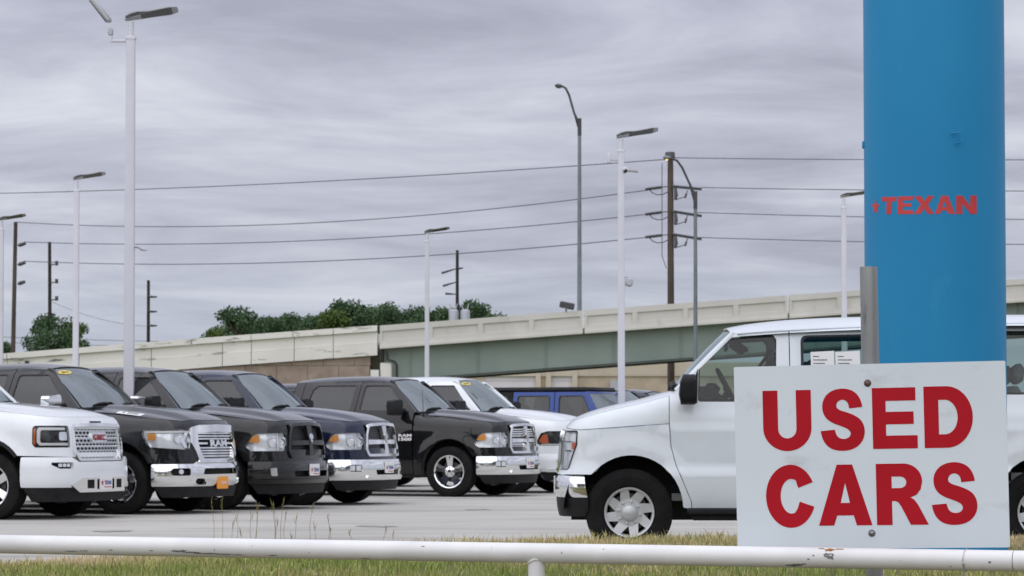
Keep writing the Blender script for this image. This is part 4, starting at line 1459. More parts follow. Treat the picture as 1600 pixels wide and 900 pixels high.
# ------------------------------------------------------------------ blue off-roader and further dark vehicles
def make_jeep():
    h = rad(-26)
    s = 86.0
    w = P(985, 669, F / s); w.z = 0
    root = thing('off_roader', 'bright blue boxy off roader with dark hard top behind the white pickup', 'off-roader', (0, 0, 0), h)
    off = Matrix.Rotation(h, 3, 'Z') @ Vector((0, -.8, 0))
    root.location = (w.x - off.x, w.y - off.y, 0)
    bl, tp = M['paint_blue'], M['plastic']
    Y = lambda z: .775 - max(0, z - 1.18) * .12

    def side(sg, o=0.0):
        return lambda x, z: (x, sg * (Y(z) + o), z)

    def panel(name, out, sg, mat, holes=(), par=root, o=0.0, fl=.025):
        m = MB()
        pts = out if sg < 0 else [(x, z) for x, z in out]
        # right side looks along +y: x,z is counter-clockwise from outside; left side needs mirroring of x
        if sg < 0:
            m.patch(pts, side(sg, o), .15, holes=holes, flange=fl)
        else:
            m.patch([(-x, z) for x, z in pts], lambda u, z: (-u, sg * (Y(z) + o), z), .15, holes=[[(-x, z) for x, z in q] for q in holes], flange=fl)
        return m.build(name, mat, par)
    doors = [('front_door', [(-.62, .55), (-.62, 1.19), (-.93, 1.755), (-1.55, 1.755), (-1.55, .55)], rpoly([(-.76, 1.24), (-1.47, 1.24), (-1.47, 1.69), (-.975, 1.69)], .05)),
             ('rear_door', [(-1.565, .55), (-1.565, 1.755), (-2.40, 1.755), (-2.40, .95), (-2.20, .55)], rpoly([(-1.65, 1.24), (-2.32, 1.24), (-2.32, 1.69), (-1.65, 1.69)], .05))]
    for sg in (-1, 1):
        for nm, out, win in doors:
            d = panel(nm, out[::-1] if False else out, sg, bl, [win])
            cx = sum(p[0] for p in win) / len(win); cz = sum(p[1] for p in win) / len(win)
            panel('window', [(cx + (x - cx) * 1.04, cz + (z - cz) * 1.06) for x, z in win], sg, M['glass_side'], par=d, o=-.012, fl=0)
            sm = [(cx + (x - cx) * .95, cz + (z - cz) * .92) for x, z in win]
            panel('window_seal', win, sg, M['trim'], [sm], par=d, o=.004, fl=0)
            m = MB(); hx = min(p[0] for p in out) + .14
            m.box((hx, sg * .80, 1.08), (.18, .05, .04), bev=.012); m.build('handle', tp, d)
        rq = [(-2.415, .95), (-2.415, 1.18), (-3.45, 1.18), (-3.45, .60), (-3.33, .60)] + arc(-2.95, .42, .47, 24, 150, 10)[0:0]
        panel('rear_quarter', [(-2.415, .97), (-2.415, 1.18), (-3.48, 1.18), (-3.48, .62), (-3.36, .62)] + arc(-2.95, .42, .49, 28, 120, 10)[::-1][::-1][::-1][0:0] + [(-3.28, .80), (-2.95, .91), (-2.60, .93)], sg, bl)
        panel('top_side', [(-2.415, 1.185), (-2.415, 1.755), (-3.42, 1.755), (-3.48, 1.185)], sg, tp, [rpoly([(-2.52, 1.26), (-3.34, 1.26), (-3.30, 1.68), (-2.52, 1.68)], .05)])
        panel('window', rpoly([(-2.50, 1.24), (-3.36, 1.24), (-3.32, 1.70), (-2.50, 1.70)], .05), sg, M['glass_side'], o=-.012, fl=0)
        panel('cowl_side', [(-.02, .72), (-.30, .93), (-.48, .86), (-.55, .55), (-.605, .55), (-.605, 1.19), (-.02, 1.15)], sg, bl)
        m = MB()                                      # flat fender over the wheel
        pr = [(-.58, .80), (-.50, .98), (-.30, 1.04), (.35, 1.02), (.55, .86), (.55, .82), (.33, .97), (-.28, .99), (-.46, .94), (-.54, .80)]
        m.prism(pr, lambda x, z: (x, sg * .93 if sg < 0 else sg * .60, z), lambda x, z: (x, sg * .60 if sg < 0 else sg * .93, z))
        m.build('fender', tp, root)
        m = MB(); pr = [(-3.46, .72), (-3.36, .96), (-3.2, 1.02), (-2.7, 1.02), (-2.5, .93), (-2.38, .62), (-2.42, .62), (-2.53, .88), (-2.72, .97), (-3.18, .97), (-3.32, .92), (-3.42, .72)]
        m.prism(pr, lambda x, z: (x, sg * .93 if sg < 0 else sg * .70, z), lambda x, z: (x, sg * .70 if sg < 0 else sg * .93, z)); m.build('fender', tp, root)
        m = MB(); m.box((-.80, sg * .93, 1.24), (.10, .22, .19), bev=.04); m.box((-.78, sg * .80, 1.20), (.05, .1, .05)); m.build('side_mirror', tp, root)
    m = MB()
    m.patch([(-.55, -.70), (.52, -.56), (.56, -.3), (.57, 0), (.56, .3), (.52, .56), (-.55, .70)], lambda x, y: (x, y, 1.21 - .10 * ((x + .55) / 1.1) ** 2 - .05 * (y / .7) ** 4), .1, flange=.10)
    m.build('hood', bl, root)
    m = MB()
    gp = rpoly([(-.62, .62), (.62, .62), (.66, .85), (.58, 1.10), (-.58, 1.10), (-.66, .85)], .04)
    holes = [rpoly([(k * .085 - .024, .74), (k * .085 + .024, .74), (k * .085 + .024, 1.02), (k * .085 - .024, 1.02)], .02) for k in range(-3, 4)]
    m.patch(gp, lambda y, z: (.575, y, z), .1, holes=holes, flange=.06); g = m.build('grille', bl, root)
    m = MB(); m.patch(gp, lambda y, z: (.53, y, z), .2); m.build('grille_back', M['dark'], g)
    for sg in (1, -1):
        m = MB(); m.lathe([(0, .60), (.07, .595), (.095, .575), (.10, .56)], c=(0, sg * .46, .90), axis='X', seg=20); m.build('headlight', M['bulb'], root)
    m = MB(); m.box((.70, 0, .60), (.20, 1.55, .18), bev=.04); m.build('bumper', tp, root)
    # windscreen, frame, top
    wp = lambda q, t: (-.62 - .33 * t + .05 * (1 - q * q), q * (.70 - .06 * t), 1.215 + .545 * t)
    m = MB(); m.patch([(-.93, .06), (.93, .06), (.93, .94), (-.93, .94)], wp, .15); m.build('windshield', M['glass_ws'], root)
    m = MB(); m.patch([(-1.06, 0), (1.06, 0), (1.06, 1), (-1.06, 1)], lambda q, t: tuple(np.array(wp(q, t)) + np.array((.006, 0, .004))), .15, holes=[rpoly([(-.92, .07), (.92, .07), (.92, .93), (-.92, .93)], .05)], flange=.05)
    m.build('windshield_frame', bl, root)
    m = MB(); m.box((-2.19, 0, 1.795), (2.50, 1.42, .10), bev=.045); m.build('roof', tp, root)
    m = MB(); m.patch([(-.70, .62), (.70, .62), (.70, 1.75), (-.70, 1.75)], lambda y, z: (-3.47, -y, z), .2); m.build('tailgate', bl, root)
    it = MB(); it.box((-2.0, 0, .60), (2.9, 1.45, .08)); it.box((-.85, 0, 1.10), (.3, 1.35, .22), bev=.06); io = it.build('interior', M['interior'], root)
    for sx in (-1.5, -2.4):
        for sy in (-.35, .35): seat(io, sx, sy, .55, M['seat'], .48)
    m = MB(); m.box((-1.5, 0, .50), (3.9, 1.1, .2)); m.box((0, 0, .42), (.12, 1.5, .12)); m.box((-2.95, 0, .42), (.12, 1.5, .12)); m.build('chassis', M['under'], root)
    for wx in (0, -2.95):
        for sg in (1, -1): make_wheel(root, (wx, sg * .80, .40), sg < 0, 'five')
    return root


make_jeep()


def move_truck(src, label, nearpx, s):
    c = copy_tree(src)
    c['label'] = label
    h = c.rotation_euler.z
    w = P(nearpx, 669, F / s)
    off = Matrix.Rotation(h, 3, 'Z') @ Vector((0, -.99, 0))
    c.location = (w.x - off.x, w.y - off.y, 0)
    return c


move_truck(TRUCKS['T3'], 'distant black pickup just right of the blue off roader, only its roof showing', 1034, 76.0)
move_truck(TRUCKS['T4'], 'farthest dark pickup seen over the hood of the white van', 1082, 73.0)
move_truck(TRUCKS['T3'], 'dark vehicle showing between the navy pickup and the cab of the black one', 560, 84.0)


# ------------------------------------------------------------------ setting: ground, lot, grass
M['concrete_lot'] = noisy('lot_concrete', (0.415, 0.400, 0.365), (0.49, 0.472, 0.432), 0.35, 0.85, bump=0.12, bscale=30,
                          extra=((0.27, 0.258, 0.235), 0.8, 0.50, 0.72, (0.35, 1.3, 1)))
M['far_ground'] = noisy('far_ground', (0.10, 0.12, 0.05), (0.20, 0.18, 0.10), 0.2, 0.95)
M['joint'] = noisy('joint_filler', (0.12, 0.12, 0.115), (0.20, 0.195, 0.19), 3, 0.9)


def sheet(name, pts, mat, z=0.0):
    m = MB(); m.add([(x, y, z) for x, y in pts], [tuple(range(len(pts)))])
    return struct(m.build(name, mat, smooth=False))


sheet('ground', [(-3000, -1500), (3000, -1500), (3000, 4000), (-3000, 4000)], M['far_ground'], -0.02)
lot = sheet('parking_lot', [(-60, 23.4), (60, 23.4), (60, 74), (-60, 74)], M['concrete_lot'], 0.0)
m = MB()
for y in (29.6, 35.2, 41.2, 47.2, 53.2, 59.2, 65.2):
    m.add([(-60, y, .002), (60, y, .002), (60, y + .022, .002), (-60, y + .022, .002)], [(0, 1, 2, 3)])
j = m.build('expansion_joint', M['joint'], lot, smooth=False); j['kind'] = 'stuff'
for k in range(7):
    x, y = random.uniform(-6, 2), random.uniform(28.5, 46)
    m = MB(); pts = []
    for q in range(9):
        pts.append((x, y, .0045)); x += random.uniform(.25, .6); y += random.uniform(-.28, .30)
    for a, b in zip(pts[:-1], pts[1:]):
        m.add([(a[0], a[1] - .008, a[2]), (b[0], b[1] - .008, b[2]), (b[0], b[1] + .008, b[2]), (a[0], a[1] + .008, a[2])], [(0, 1, 2, 3)])
    m.build('crack', M['joint'], lot, smooth=False)
M['oil'] = noisy('oil_stain', (0.29, 0.28, 0.255), (0.37, 0.355, 0.325), 4, .6)
for k, (px, py) in enumerate(((742, 796), (590, 822), (180, 830))):
    D = F * CAMZ / (py - 669.0); c = P(px, py, D)
    m = MB(); pts = [(c.x + r_ * cos(a), c.y + r_ * 1.3 * sin(a)) for a, r_ in ((2 * pi * q / 14, random.uniform(.10, .30)) for q in range(14))]
    m.add([(x, y, .0048) for x, y in pts], [tuple(range(14))])
    m.build('oil_stain', M['oil'], lot, smooth=False)
# kerbed verge at the back of the lot
m = MB(); m.box((0, 74.1, .06), (120, .16, .14)); struct(m.build('kerb', M['concrete_lot']))
sheet('verge', [(-70, 74.2), (70, 74.2), (70, 92), (-70, 92)], M['far_ground'], 0.10)
M['asphalt'] = noisy('road_asphalt', (0.04, 0.04, 0.042), (0.06, 0.06, 0.062), 3, 0.9)
sheet('road', [(-300, 94), (300, 94), (300, 108), (-300, 108)], M['asphalt'], -0.012)

MX = spl([(-7, 0.0), (-3.7, .004), (-2.6, .05), (-1.6, .095), (-.3, .140), (1.2, .165), (2.2, .175), (4.6, .175), (9, .17)])


def gz(x, y):
    """height of the grass bank"""
    return max(0.0, MX(x)) * sst(19.0, 24.6, y) * (1 - sst(ye(x) - .35, ye(x) + .05, y)) + .004


def ye(x):
    """back edge of the grass"""
    return 25.45 + .28 * sst(-1.5, 1.0, x) + .10 * sin(x * 2.1) * .4 + .04 * sin(x * 5.3 + 1) - 1.05 * sst(-2.6, -4.6, x)


M['grass_soil'] = noisy('grass_soil', (0.085, 0.085, 0.035), (0.19, 0.155, 0.085), 1.3, 0.95, bump=.4, bscale=25)
xs = np.concatenate([[-60, -30, -15], np.arange(-8, 8.01, .25), [15, 30, 60]])
fr = np.concatenate([np.linspace(0, .75, 10), np.linspace(.8, 1, 12)])
m = MB(); vs = []
for x in xs:
    yb = ye(max(-7, min(7, x))) + .06
    for f in fr:
        y = 2.0 + (yb - 2.0) * f
        vs.append((x, y, gz(max(-8.9, min(8.9, x)), y) + (.004 if f < 1 else 0)))
nf = len(fr)
m.add(vs, [(i * nf + k, (i + 1) * nf + k, (i + 1) * nf + k + 1, i * nf + k + 1) for i in range(len(xs) - 1) for k in range(nf - 1)])
struct(m.build('grass_bank', M['grass_soil'], sharp=80))


def grass(name, n, xr, yr, hr, wdt, edge=True):
    x = rng.uniform(*xr, n); y = rng.uniform(*yr, n)
    yb = np.array([ye(a) for a in np.linspace(-9, 9, 361)])
    ok = y < np.interp(x, np.linspace(-9, 9, 361), yb) + rng.normal(0, .04, n)
    x, y = x[ok], y[ok]; n = len(x)
    # height field sampled on a lattice
    gxs = np.linspace(-9, 9, 145); gys = np.linspace(5, 26.4, 215)
    G = np.array([[gz(a, b) for b in gys] for a in gxs])
    ix = np.clip((x + 9) / 18 * 144, 0, 143.99); iy = np.clip((y - 5) / 21.4 * 214, 0, 213.99)
    i0, j0 = ix.astype(int), iy.astype(int); fx, fy = ix - i0, iy - j0
    z = (G[i0, j0] * (1 - fx) * (1 - fy) + G[i0 + 1, j0] * fx * (1 - fy) + G[i0, j0 + 1] * (1 - fx) * fy + G[i0 + 1, j0 + 1] * fx * fy)
    # patches: waves of several sizes
    pt = (np.sin(x * 1.3 + .6) * np.cos(y * 1.1 + x * .4) + .7 * np.sin(x * 3.1 + y * 2.3) + .5 * np.cos(x * 5.7 - y * 4.1 + 2)) / 2.2
    dry = np.clip(.56 + .50 * pt + .35 * np.clip((y - 23.6) / 1.0, -1, 1) + rng.normal(0, .22, n) + .30 * np.clip(x - 2.4, 0, 1) - .12 * np.exp(-((x + .8) / 1.6) ** 2) * (y < 24), 0, 1)
    cl = .55 + .9 * np.clip(.5 + .35 * np.sin(x * 9.3 + 2 * np.sin(y * 6.1)) * np.cos(y * 8.7 + x * 3) + .35 * np.sin(x * 21 + y * 17), 0, 1)
    hgt = rng.uniform(*hr, n) * (.7 + .6 * rng.random(n)) * (1.0 - .2 * dry) * cl
    a = rng.uniform(0, 2 * pi, n); lean = np.abs(rng.normal(0, .42, n)) * hgt
    dx, dy = np.cos(a), np.sin(a)
    ws = wdt * rng.uniform(.7, 1.3, n)
    b = rng.uniform(0, 2 * pi, n)
    px, py = np.cos(b) * ws / 2, np.sin(b) * ws / 2
    V = np.zeros((n, 5, 3))
    V[:, 0] = np.stack([x - px, y - py, z - .004], 1); V[:, 1] = np.stack([x + px, y + py, z - .004], 1)
    mx, my, mz = x + dx * lean * .35, y + dy * lean * .35, z + hgt * .6
    V[:, 2] = np.stack([mx + px * .8, my + py * .8, mz], 1); V[:, 3] = np.stack([mx - px * .8, my - py * .8, mz], 1)
    V[:, 4] = np.stack([x + dx * lean, y + dy * lean, z + hgt], 1)
    base = (np.arange(n) * 5)[:, None]
    T = np.concatenate([base + np.array([0, 1, 2]), base + np.array([0, 2, 3]), base + np.array([3, 2, 4])], 1).reshape(-1, 3)
    me = bpy.data.meshes.new(name)
    me.vertices.add(n * 5); me.vertices.foreach_set('co', V.reshape(-1).astype(np.float32))
    me.loops.add(T.size); me.loops.foreach_set('vertex_index', T.reshape(-1).astype(np.int32))
    me.polygons.add(len(T)); me.polygons.foreach_set('loop_start', (np.arange(len(T)) * 3).astype(np.int32))
    at = me.attributes.new('tint', 'FLOAT', 'POINT'); at.data.foreach_set('value', np.repeat(dry, 5).astype(np.float32))
    at = me.attributes.new('shade', 'FLOAT', 'POINT'); at.data.foreach_set('value', np.repeat(rng.random(n), 5).astype(np.float32))
    me.update(calc_edges=True)
    me.materials.append(M['grass'])
    o = bpy.data.objects.new(name, me); COL.objects.link(o)
    return o


gm_, nt, b = mat_new('grass_blades')
n_, l_ = nt.nodes, nt.links
a1 = N(n_, 'ShaderNodeAttribute', attribute_name='tint'); a2 = N(n_, 'ShaderNodeAttribute', attribute_name='shade')
r1 = N(n_, 'ShaderNodeValToRGB'); E = r1.color_ramp.elements
E[0].position = 0; E[0].color = (.24, .31, .075, 1); E[1].position = 1; E[1].color = (.66, .53, .31, 1)
e = E.new(.42); e.color = (.40, .385, .14, 1)
l_.new(a1.outputs['Fac'], r1.inputs[0])
hs = N(n_, 'ShaderNodeHueSaturation'); mr = N(n_, 'ShaderNodeMapRange'); mr.inputs[3].default_value = .65; mr.inputs[4].default_value = 1.35
l_.new(a2.outputs['Fac'], mr.inputs[0]); l_.new(mr.outputs[0], hs.inputs['Value']); l_.new(r1.outputs[0], hs.inputs['Color'])
l_.new(hs.outputs[0], b.inputs['Base Color']); b.inputs['Roughness'].default_value = .6
b.inputs['Specular IOR Level'].default_value = .25
M['grass'] = gm_
prop(grass('grass', 120000, (-5.4, 5.6), (17.2, 25.9), (.030, .075), .0075), 'short patchy green and straw coloured lawn along the edge of the lot', 'grass', kind='stuff')
prop(grass('grass', 26000, (-8, 8), (6, 17.2), (.03, .08), .009), 'short patchy lawn on the near side of the white pipe rail', 'grass', kind='stuff')

# seed stalks standing out of the grass
M['stalk'] = noisy('dry_stalk', (0.20, 0.17, 0.06), (0.30, 0.27, 0.10), 20, .8)
st_px = [(330, 781, 862), (347, 778, 865), (364, 815, 872), (371, 803, 870), (392, 800, 868), (402, 786, 872), (404, 788, 866), (424, 783, 872), (428, 786, 874), (434, 812, 868),
         (443, 778, 874), (447, 800, 870), (463, 806, 868), (489, 787, 870), (491, 820, 868), (512, 806, 868), (517, 826, 872), (545, 832, 872), (376, 830, 872), (456, 838, 872), (604, 826, 868), (614, 834, 868)]
STALKS = ['tall seed stalk below the orange front plate, leftmost of all the stalks', 'tall seed stalk just right of the orange front plate', 'short seed stalk leaning between the orange plate truck and the black one',
          'middling seed stalk beside the short leaning one, right of the orange plate', 'seed stalk in front of the left end of the black body coloured bumper', 'taller seed stalk with forked head before the left front of the black bumper',
          'seed stalk touching the forked one before the black bumper', 'left stalk of the close tall pair before the middle of the black bumper', 'right stalk of the close tall pair before the middle of the black bumper',
          'low seed stalk under the close tall pair', 'tallest seed stalk, before the front plate of the truck with black grille', 'slim seed stalk right beside the tallest one', 'seed stalk between the tallest one and the navy truck',
          'tall seed stalk before the gap between black and navy trucks', 'very short seed stalk at the foot of the one before the gap', 'seed stalk under the left end of the navy truck bumper', 'short seed stalk beside the one under the navy bumper',
          'lowest seed stalk on open concrete below the navy truck', 'tiny seed stalk near the left group, just over the rail', 'tiny seed stalk just over the rail below the tallest stalk', 'short seed stalk on open concrete right of the navy truck',
          'short seed stalk farthest right, near where the straw coloured grass begins']
for i, (px, yt, yb) in enumerate(st_px):
    D = 24.9 - .7 * random.random()
    b0 = P(px + random.uniform(-6, 6), 880, D); b0.z = gz(b0.x, D)
    t0 = P(px, yt, D)
    m = MB(); d = t0 - b0
    md = b0 + d * .5 + Vector((random.uniform(-.02, .02), 0, .01))
    m.tube([b0, md, t0], [.0019, .0016, .0011], 4)
    for k in range(3):
        q = b0 + d * (.80 + .07 * k); a = random.choice((-1, 1)) * random.uniform(.3, .7)
        m.tube([q, q + Vector((a * .022, random.uniform(-.01, .01), .035 + .02 * random.random()))], [.0020, .0011], 4)
    o = m.build('grass_stalk', M['stalk'])
    prop(o, STALKS[i], 'grass stalk', 'seed stalks above the rail')

# ------------------------------------------------------------------ white pipe rail
rm_, nt, b = mat_new('chipped_white_paint')
n_, l_ = nt.nodes, nt.links
tc = N(n_, 'ShaderNodeTexCoord')
mp = N(n_, 'ShaderNodeMapping'); mp.inputs['Scale'].default_value = (.55, 1, 2.2); l_.new(tc.outputs['Object'], mp.inputs[0])
nz = N(n_, 'ShaderNodeTexNoise'); nz.inputs['Scale'].default_value = 14; nz.inputs['Detail'].default_value = 10; nz.inputs['Roughness'].default_value = .72
l_.new(mp.outputs[0], nz.inputs['Vector'])
nl = N(n_, 'ShaderNodeTexNoise'); nl.inputs['Scale'].default_value = 1.6; nl.inputs['Detail'].default_value = 2; l_.new(tc.outputs['Object'], nl.inputs['Vector'])
mu = N(n_, 'ShaderNodeMath', operation='MULTIPLY_ADD'); mu.inputs[1].default_value = .55; l_.new(nl.outputs[0], mu.inputs[0]); l_.new(nz.outputs[0], mu.inputs[2])
mr = N(n_, 'ShaderNodeMapRange'); mr.inputs[1].default_value = .985; mr.inputs[2].default_value = 1.0; l_.new(mu.outputs[0], mr.inputs[0])
mx = N(n_, 'ShaderNodeMix', data_type='RGBA'); l_.new(mr.outputs[0], mx.inputs[0])
nd = N(n_, 'ShaderNodeTexNoise'); nd.inputs['Scale'].default_value = 3; nd.inputs['Detail'].default_value = 8; l_.new(tc.outputs['Object'], nd.inputs['Vector'])
rd = N(n_, 'ShaderNodeValToRGB'); rd.color_ramp.elements[0].position = .3; rd.color_ramp.elements[0].color = (.70, .70, .70, 1)
rd.color_ramp.elements[1].position = .55; rd.color_ramp.elements[1].color = (.82, .82, .82, 1); l_.new(nd.outputs[0], rd.inputs[0])
l_.new(rd.outputs[0], mx.inputs[6]); mx.inputs[7].default_value = (.16, .15, .15, 1)
l_.new(mx.outputs[2], b.inputs['Base Color']); b.inputs['Roughness'].default_value = .38
M['rail'] = rm_
M['rust'] = noisy('rust', (0.20, 0.07, 0.02), (0.42, 0.20, 0.06), 60, .9, detail=8)
M['bare'] = noisy('bare_steel', (0.13, 0.13, 0.135), (0.24, 0.24, 0.245), 90, .7, detail=8)

RR = .0445
ra = P(-160, 847.5, 14.95); rb = P(1760, 879.5, 12.75)
rdir = (rb - ra).normalized()
rail = thing('pipe_rail', 'low white painted pipe rail with chipped paint across the foreground', 'rail', (0, 0, 0))


def rail_at(px):
    t = 0.5
    lo, hi = 0.0, 1.0
    for _ in range(40):
        t = (lo + hi) / 2; q = ra + (rb - ra) * t
        if 800 + F * q.x / (q.y) < px: lo = t
        else: hi = t
    return ra + (rb - ra) * t


m = MB()
j1 = rail_at(1582)
m.tube([ra + (j1 - ra) * k / 40 for k in range(41)], RR, 40)
m.build('rail_pipe', M['rail'], rail)
m = MB(); m.tube([j1 + rdir * .0035, rb], RR, 40); m.build('rail_pipe', M['rail'], rail)
m = MB(); m.tube([j1 - rdir * .002, j1 + rdir * .006], RR - .004, 32); m.build('weld_joint', M['bare'], rail)
for px in (838, -700, 2400):
    q = rail_at(px) if 0 < px < 1700 else ra + (rb - ra) * ((px + 160) / 1920)
    m = MB(); m.tube([(q.x, q.y, -.1), (q.x, q.y, q.z - .02)], .037, 28, mi=0)
    # coped top and weld bead
    pts = [(q.x + .0375 * cos(a), q.y + .0375 * sin(a), q.z - math.sqrt(max(0, (RR + .001) ** 2 - (.0375 * sin(a)) ** 2))) for a in np.linspace(0, 2 * pi, 29)]
    po = m.build('rail_post', M['rail'], rail)
    m = MB(); m.tube(pts, .0055, 6, cap=False); m.build('weld_bead', M['rail'], po)


def on_pipe(px, ang, du, o=.0006):
    """point on the pipe: ang 0 faces the camera, + is up"""
    q = rail_at(px) + rdir * du
    f = Vector((-rdir.y, rdir.x, 0)).normalized() * -1
    if f.y > 0: f = -f
    return q + (f * cos(ang) + Vector((0, 0, 1)) * sin(ang)) * (RR + o)


def flake(px, ang, w, hh, mat, seedv, name='paint_chip'):
    r_ = random.Random(seedv)
    n = 15
    pts = []
    for k in range(n):
        t = 2 * pi * k / n
        k_ = r_.uniform(.45, 1.15)
        pts.append((w / 2 * cos(t) * k_, hh / 2 * sin(t) * k_))
    m = MB(); m.patch(pts, lambda u, v: on_pipe(px, ang + v / RR, u), .02)
    return m.build(name, mat, rail)


flake(1297, .95, .060, .022, M['rust'], 3, 'rust_patch'); flake(1285, 1.12, .035, .012, M['rust'], 4, 'rust_patch')
flake(1312, 1.05, .05, .010, M['rust'], 5, 'rust_patch')
flake(1297, .30, .050, .030, M['bare'], 6); flake(1302, .05, .03, .02, M['bare'], 7); flake(1274, .25, .012, .010, M['bare'], 8); flake(1266, -.1, .014, .008, M['bare'], 18)
flake(1248, -.72, .06, .014, M['bare'], 9); flake(1240, -.85, .09, .012, M['bare'], 10); flake(1258, -.62, .03, .008, M['bare'], 11)
flake(1548, -.10, .016, .012, M['bare'], 12); flake(947, .55, .010, .006, M['bare'], 13); flake(883, .1, .006, .012, M['bare'], 14); flake(667, .55, .022, .006, M['bare'], 15)
for k, (px, ang, w_, h_) in enumerate(((122, -.62, .10, .006), (140, -.55, .07, .006), (182, -.40, .035, .005), (286, -.40, .09, .010), (305, -.52, .12, .008), (330, -.62, .14, .008), (355, -.68, .10, .006),
                                       (378, -.72, .09, .005), (343, -.18, .008, .008), (433, -.70, .07, .007), (295, -.30, .05, .005), (245, -.38, .03, .004), (490, -.3, .006, .008), (575, -.95, .06, .006), (773, .55, .006, .004))):
    flake(px, ang, w_, h_, M['bare'], 30 + k)
# wire tied round the pipe
M['wire'] = simple('tie_wire', (.55, .55, .54), .4, .6)
m = MB()
pts = [on_pipe(1509 - 3 * sin(t * .7), pi * .62 - t, 0, .0025) for t in np.linspace(0, 3.6, 22)]
m.tube(pts, .0022, 5)
q = on_pipe(1506, -1.0, 0, .004)
m.tube([on_pipe(1507, -.2, 0, .004), q, (q.x, q.y, q.z - .10), (q.x + .004, q.y, q.z - .34)], .005, 6)
m.build('tie_wire', M['wire'], rail)

# ------------------------------------------------------------------ USED CARS sign
M['sign_white'] = noisy('sign_face', (0.685, 0.755, 0.815), (0.74, 0.81, 0.865), 1.2, .42, detail=3, extra=((.50, .51, .52), 2.2, .60, .80, (1, 1, 1.6)))
M['sign_red'] = noisy('sign_red', (0.43, 0.006, 0.016), (0.48, 0.008, 0.020), 3, .5)
M['galv'] = noisy('galvanised_steel', (0.28, 0.29, 0.30), (0.50, 0.51, 0.52), 7, .42, detail=8, metal=.75, stretch=(1, 1, .22), p0=.25, p1=.75,
                  extra=((.16, .16, .165), 16, .60, .72, (1, 1, .3)))
SD = 13.35
sc_ = P(1359.5, 712.6, SD)
yaw, roll = rad(15.0), rad(1.05)
SW, SH = 1.185, .800
sign = thing('used_cars_sign', 'white sign with red capital letters bolted to a galvanised post', 'sign', (0, 0, 0))
SM = Matrix.Translation(sc_) @ Matrix.Rotation(yaw, 4, 'Z') @ Matrix.Rotation(-roll, 4, 'Y')
# the camera sees the local -Y face; u runs to the right, v up
SM = Matrix.Translation(sc_) @ Matrix.Rotation(-yaw, 4, 'Z') @ Matrix.Rotation(-roll, 4, 'Y')


def sf(u, v, o=0.0):
    return tuple(SM @ Vector((u * SW - SW / 2, -o, SH / 2 - v * SH)))


m = MB()
m.prism(rpoly([(0, 1, .008), (1, 1, .008), (1, 0, .008), (0, 0, .008)], .006), lambda u, v: sf(u, v, -.004), lambda u, v: sf(u, v, 0))
m.build('sign_panel', M['sign_white'], sign, smooth=False)


def glyph(ch):
    """heavy grotesque capitals in a unit box (x right, y up): (outline, holes)"""
    def stroke(cl, w):
        cl = [np.array(p, float) for p in cl]
        L, R = [], []
        for i, p in enumerate(cl):
            t = (cl[min(i + 1, len(cl) - 1)] - cl[max(i - 1, 0)]); t /= np.linalg.norm(t)
            n = np.array((-t[1], t[0]))
            ww = w[i] if isinstance(w, list) else w
            L.append(tuple(p + n * ww / 2)); R.append(tuple(p - n * ww / 2))
        return R + L[::-1]
    if ch == 'U':
        o = [(0, 1), (0, .38)] + arc(.5, .38, .5, 180, 360, 22, ry=.385) + [(1, 1), (.69, 1), (.69, .37)] + arc(.5, .36, .19, 0, -180, 16, ry=.155) + [(.31, 1)]
        return o, []
    if ch == 'E':
        return [(0, 0), (1, 0), (1, .215), (.30, .215), (.30, .40), (.92, .40), (.92, .605), (.30, .605), (.30, .785), (.97, .785), (.97, 1), (0, 1)], []
    if ch == 'D':
        o = [(0, 0), (.46, 0)] + arc(.46, .5, .54, -90, 90, 26, ry=.5) + [(0, 1)]
        i = [(.30, .22), (.44, .22)] + arc(.43, .5, .26, -88, 88, 18, ry=.28) + [(.30, .78)]
        return o, [i]
    if ch == 'C':
        o = arc(.52, .5, .52, 50, 310, 34, ry=.515)
        o[0] = (.97, .70); o = [(.97, .705), (.905, .86)] + arc(.52, .5, .52, 58, 302, 34, ry=.515) + [(.90, .15), (1.0, .33), (.69, .40)]
        o = arc(.515, .5, .515, 26, 336, 40, ry=.518) + [(1.0, .325), (.70, .41), (.655, .30)]
        o += arc(.53, .5, .225, 300, 62, 20, ry=.285)[1:] + [(.645, .70), (.675, .635)]
        return o, []
    if ch == 'A':
        return [(0, 0), (.285, 0), (.345, .165), (.655, .165), (.71, 0), (1, 0), (.645, 1), (.355, 1)], [[(.415, .37), (.505, .70), (.59, .37)]]
    if ch == 'R':
        o = [(0, 0), (.30, 0), (.30, .39), (.36, .39), (.42, .37), (.47, .31), (.655, 0), (1.0, 0), (.80, .33), (.73, .41), (.66, .445), (.78, .49), (.86, .58), (.89, .70)]
        o += arc(.53, .71, .36, 0, 90, 14, ry=.29)[1:] + [(0, 1)]
        return o, [[(.30, .60), (.44, .60)] + arc(.46, .695, .125, -85, 85, 10, ry=.095) + [(.30, .79)]]
    if ch == 'S':
        ou = [(.935, .70), (.925, .76), (.88, .855), (.80, .935), (.68, .99), (.50, 1.015), (.30, .99), (.15, .92), (.065, .82), (.04, .71), (.065, .60), (.14, .51), (.28, .44), (.48, .385),
              (.60, .345), (.655, .305), (.67, .265), (.645, .215), (.58, .185), (.50, .178), (.41, .195), (.35, .24), (.315, .335), (0.0, .315), (.025, .21), (.09, .11), (.20, .03), (.34, -.008), (.51, -.018),
              (.70, .005), (.85, .07), (.95, .17), (.985, .29), (.965, .40), (.90, .49), (.79, .555), (.62, .61), (.45, .65), (.375, .685), (.355, .73), (.385, .79), (.455, .825), (.53, .825), (.59, .80), (.63, .755), (.645, .68)]
        return chaikin(ou, keep=((0, 45), (23, 22))), []


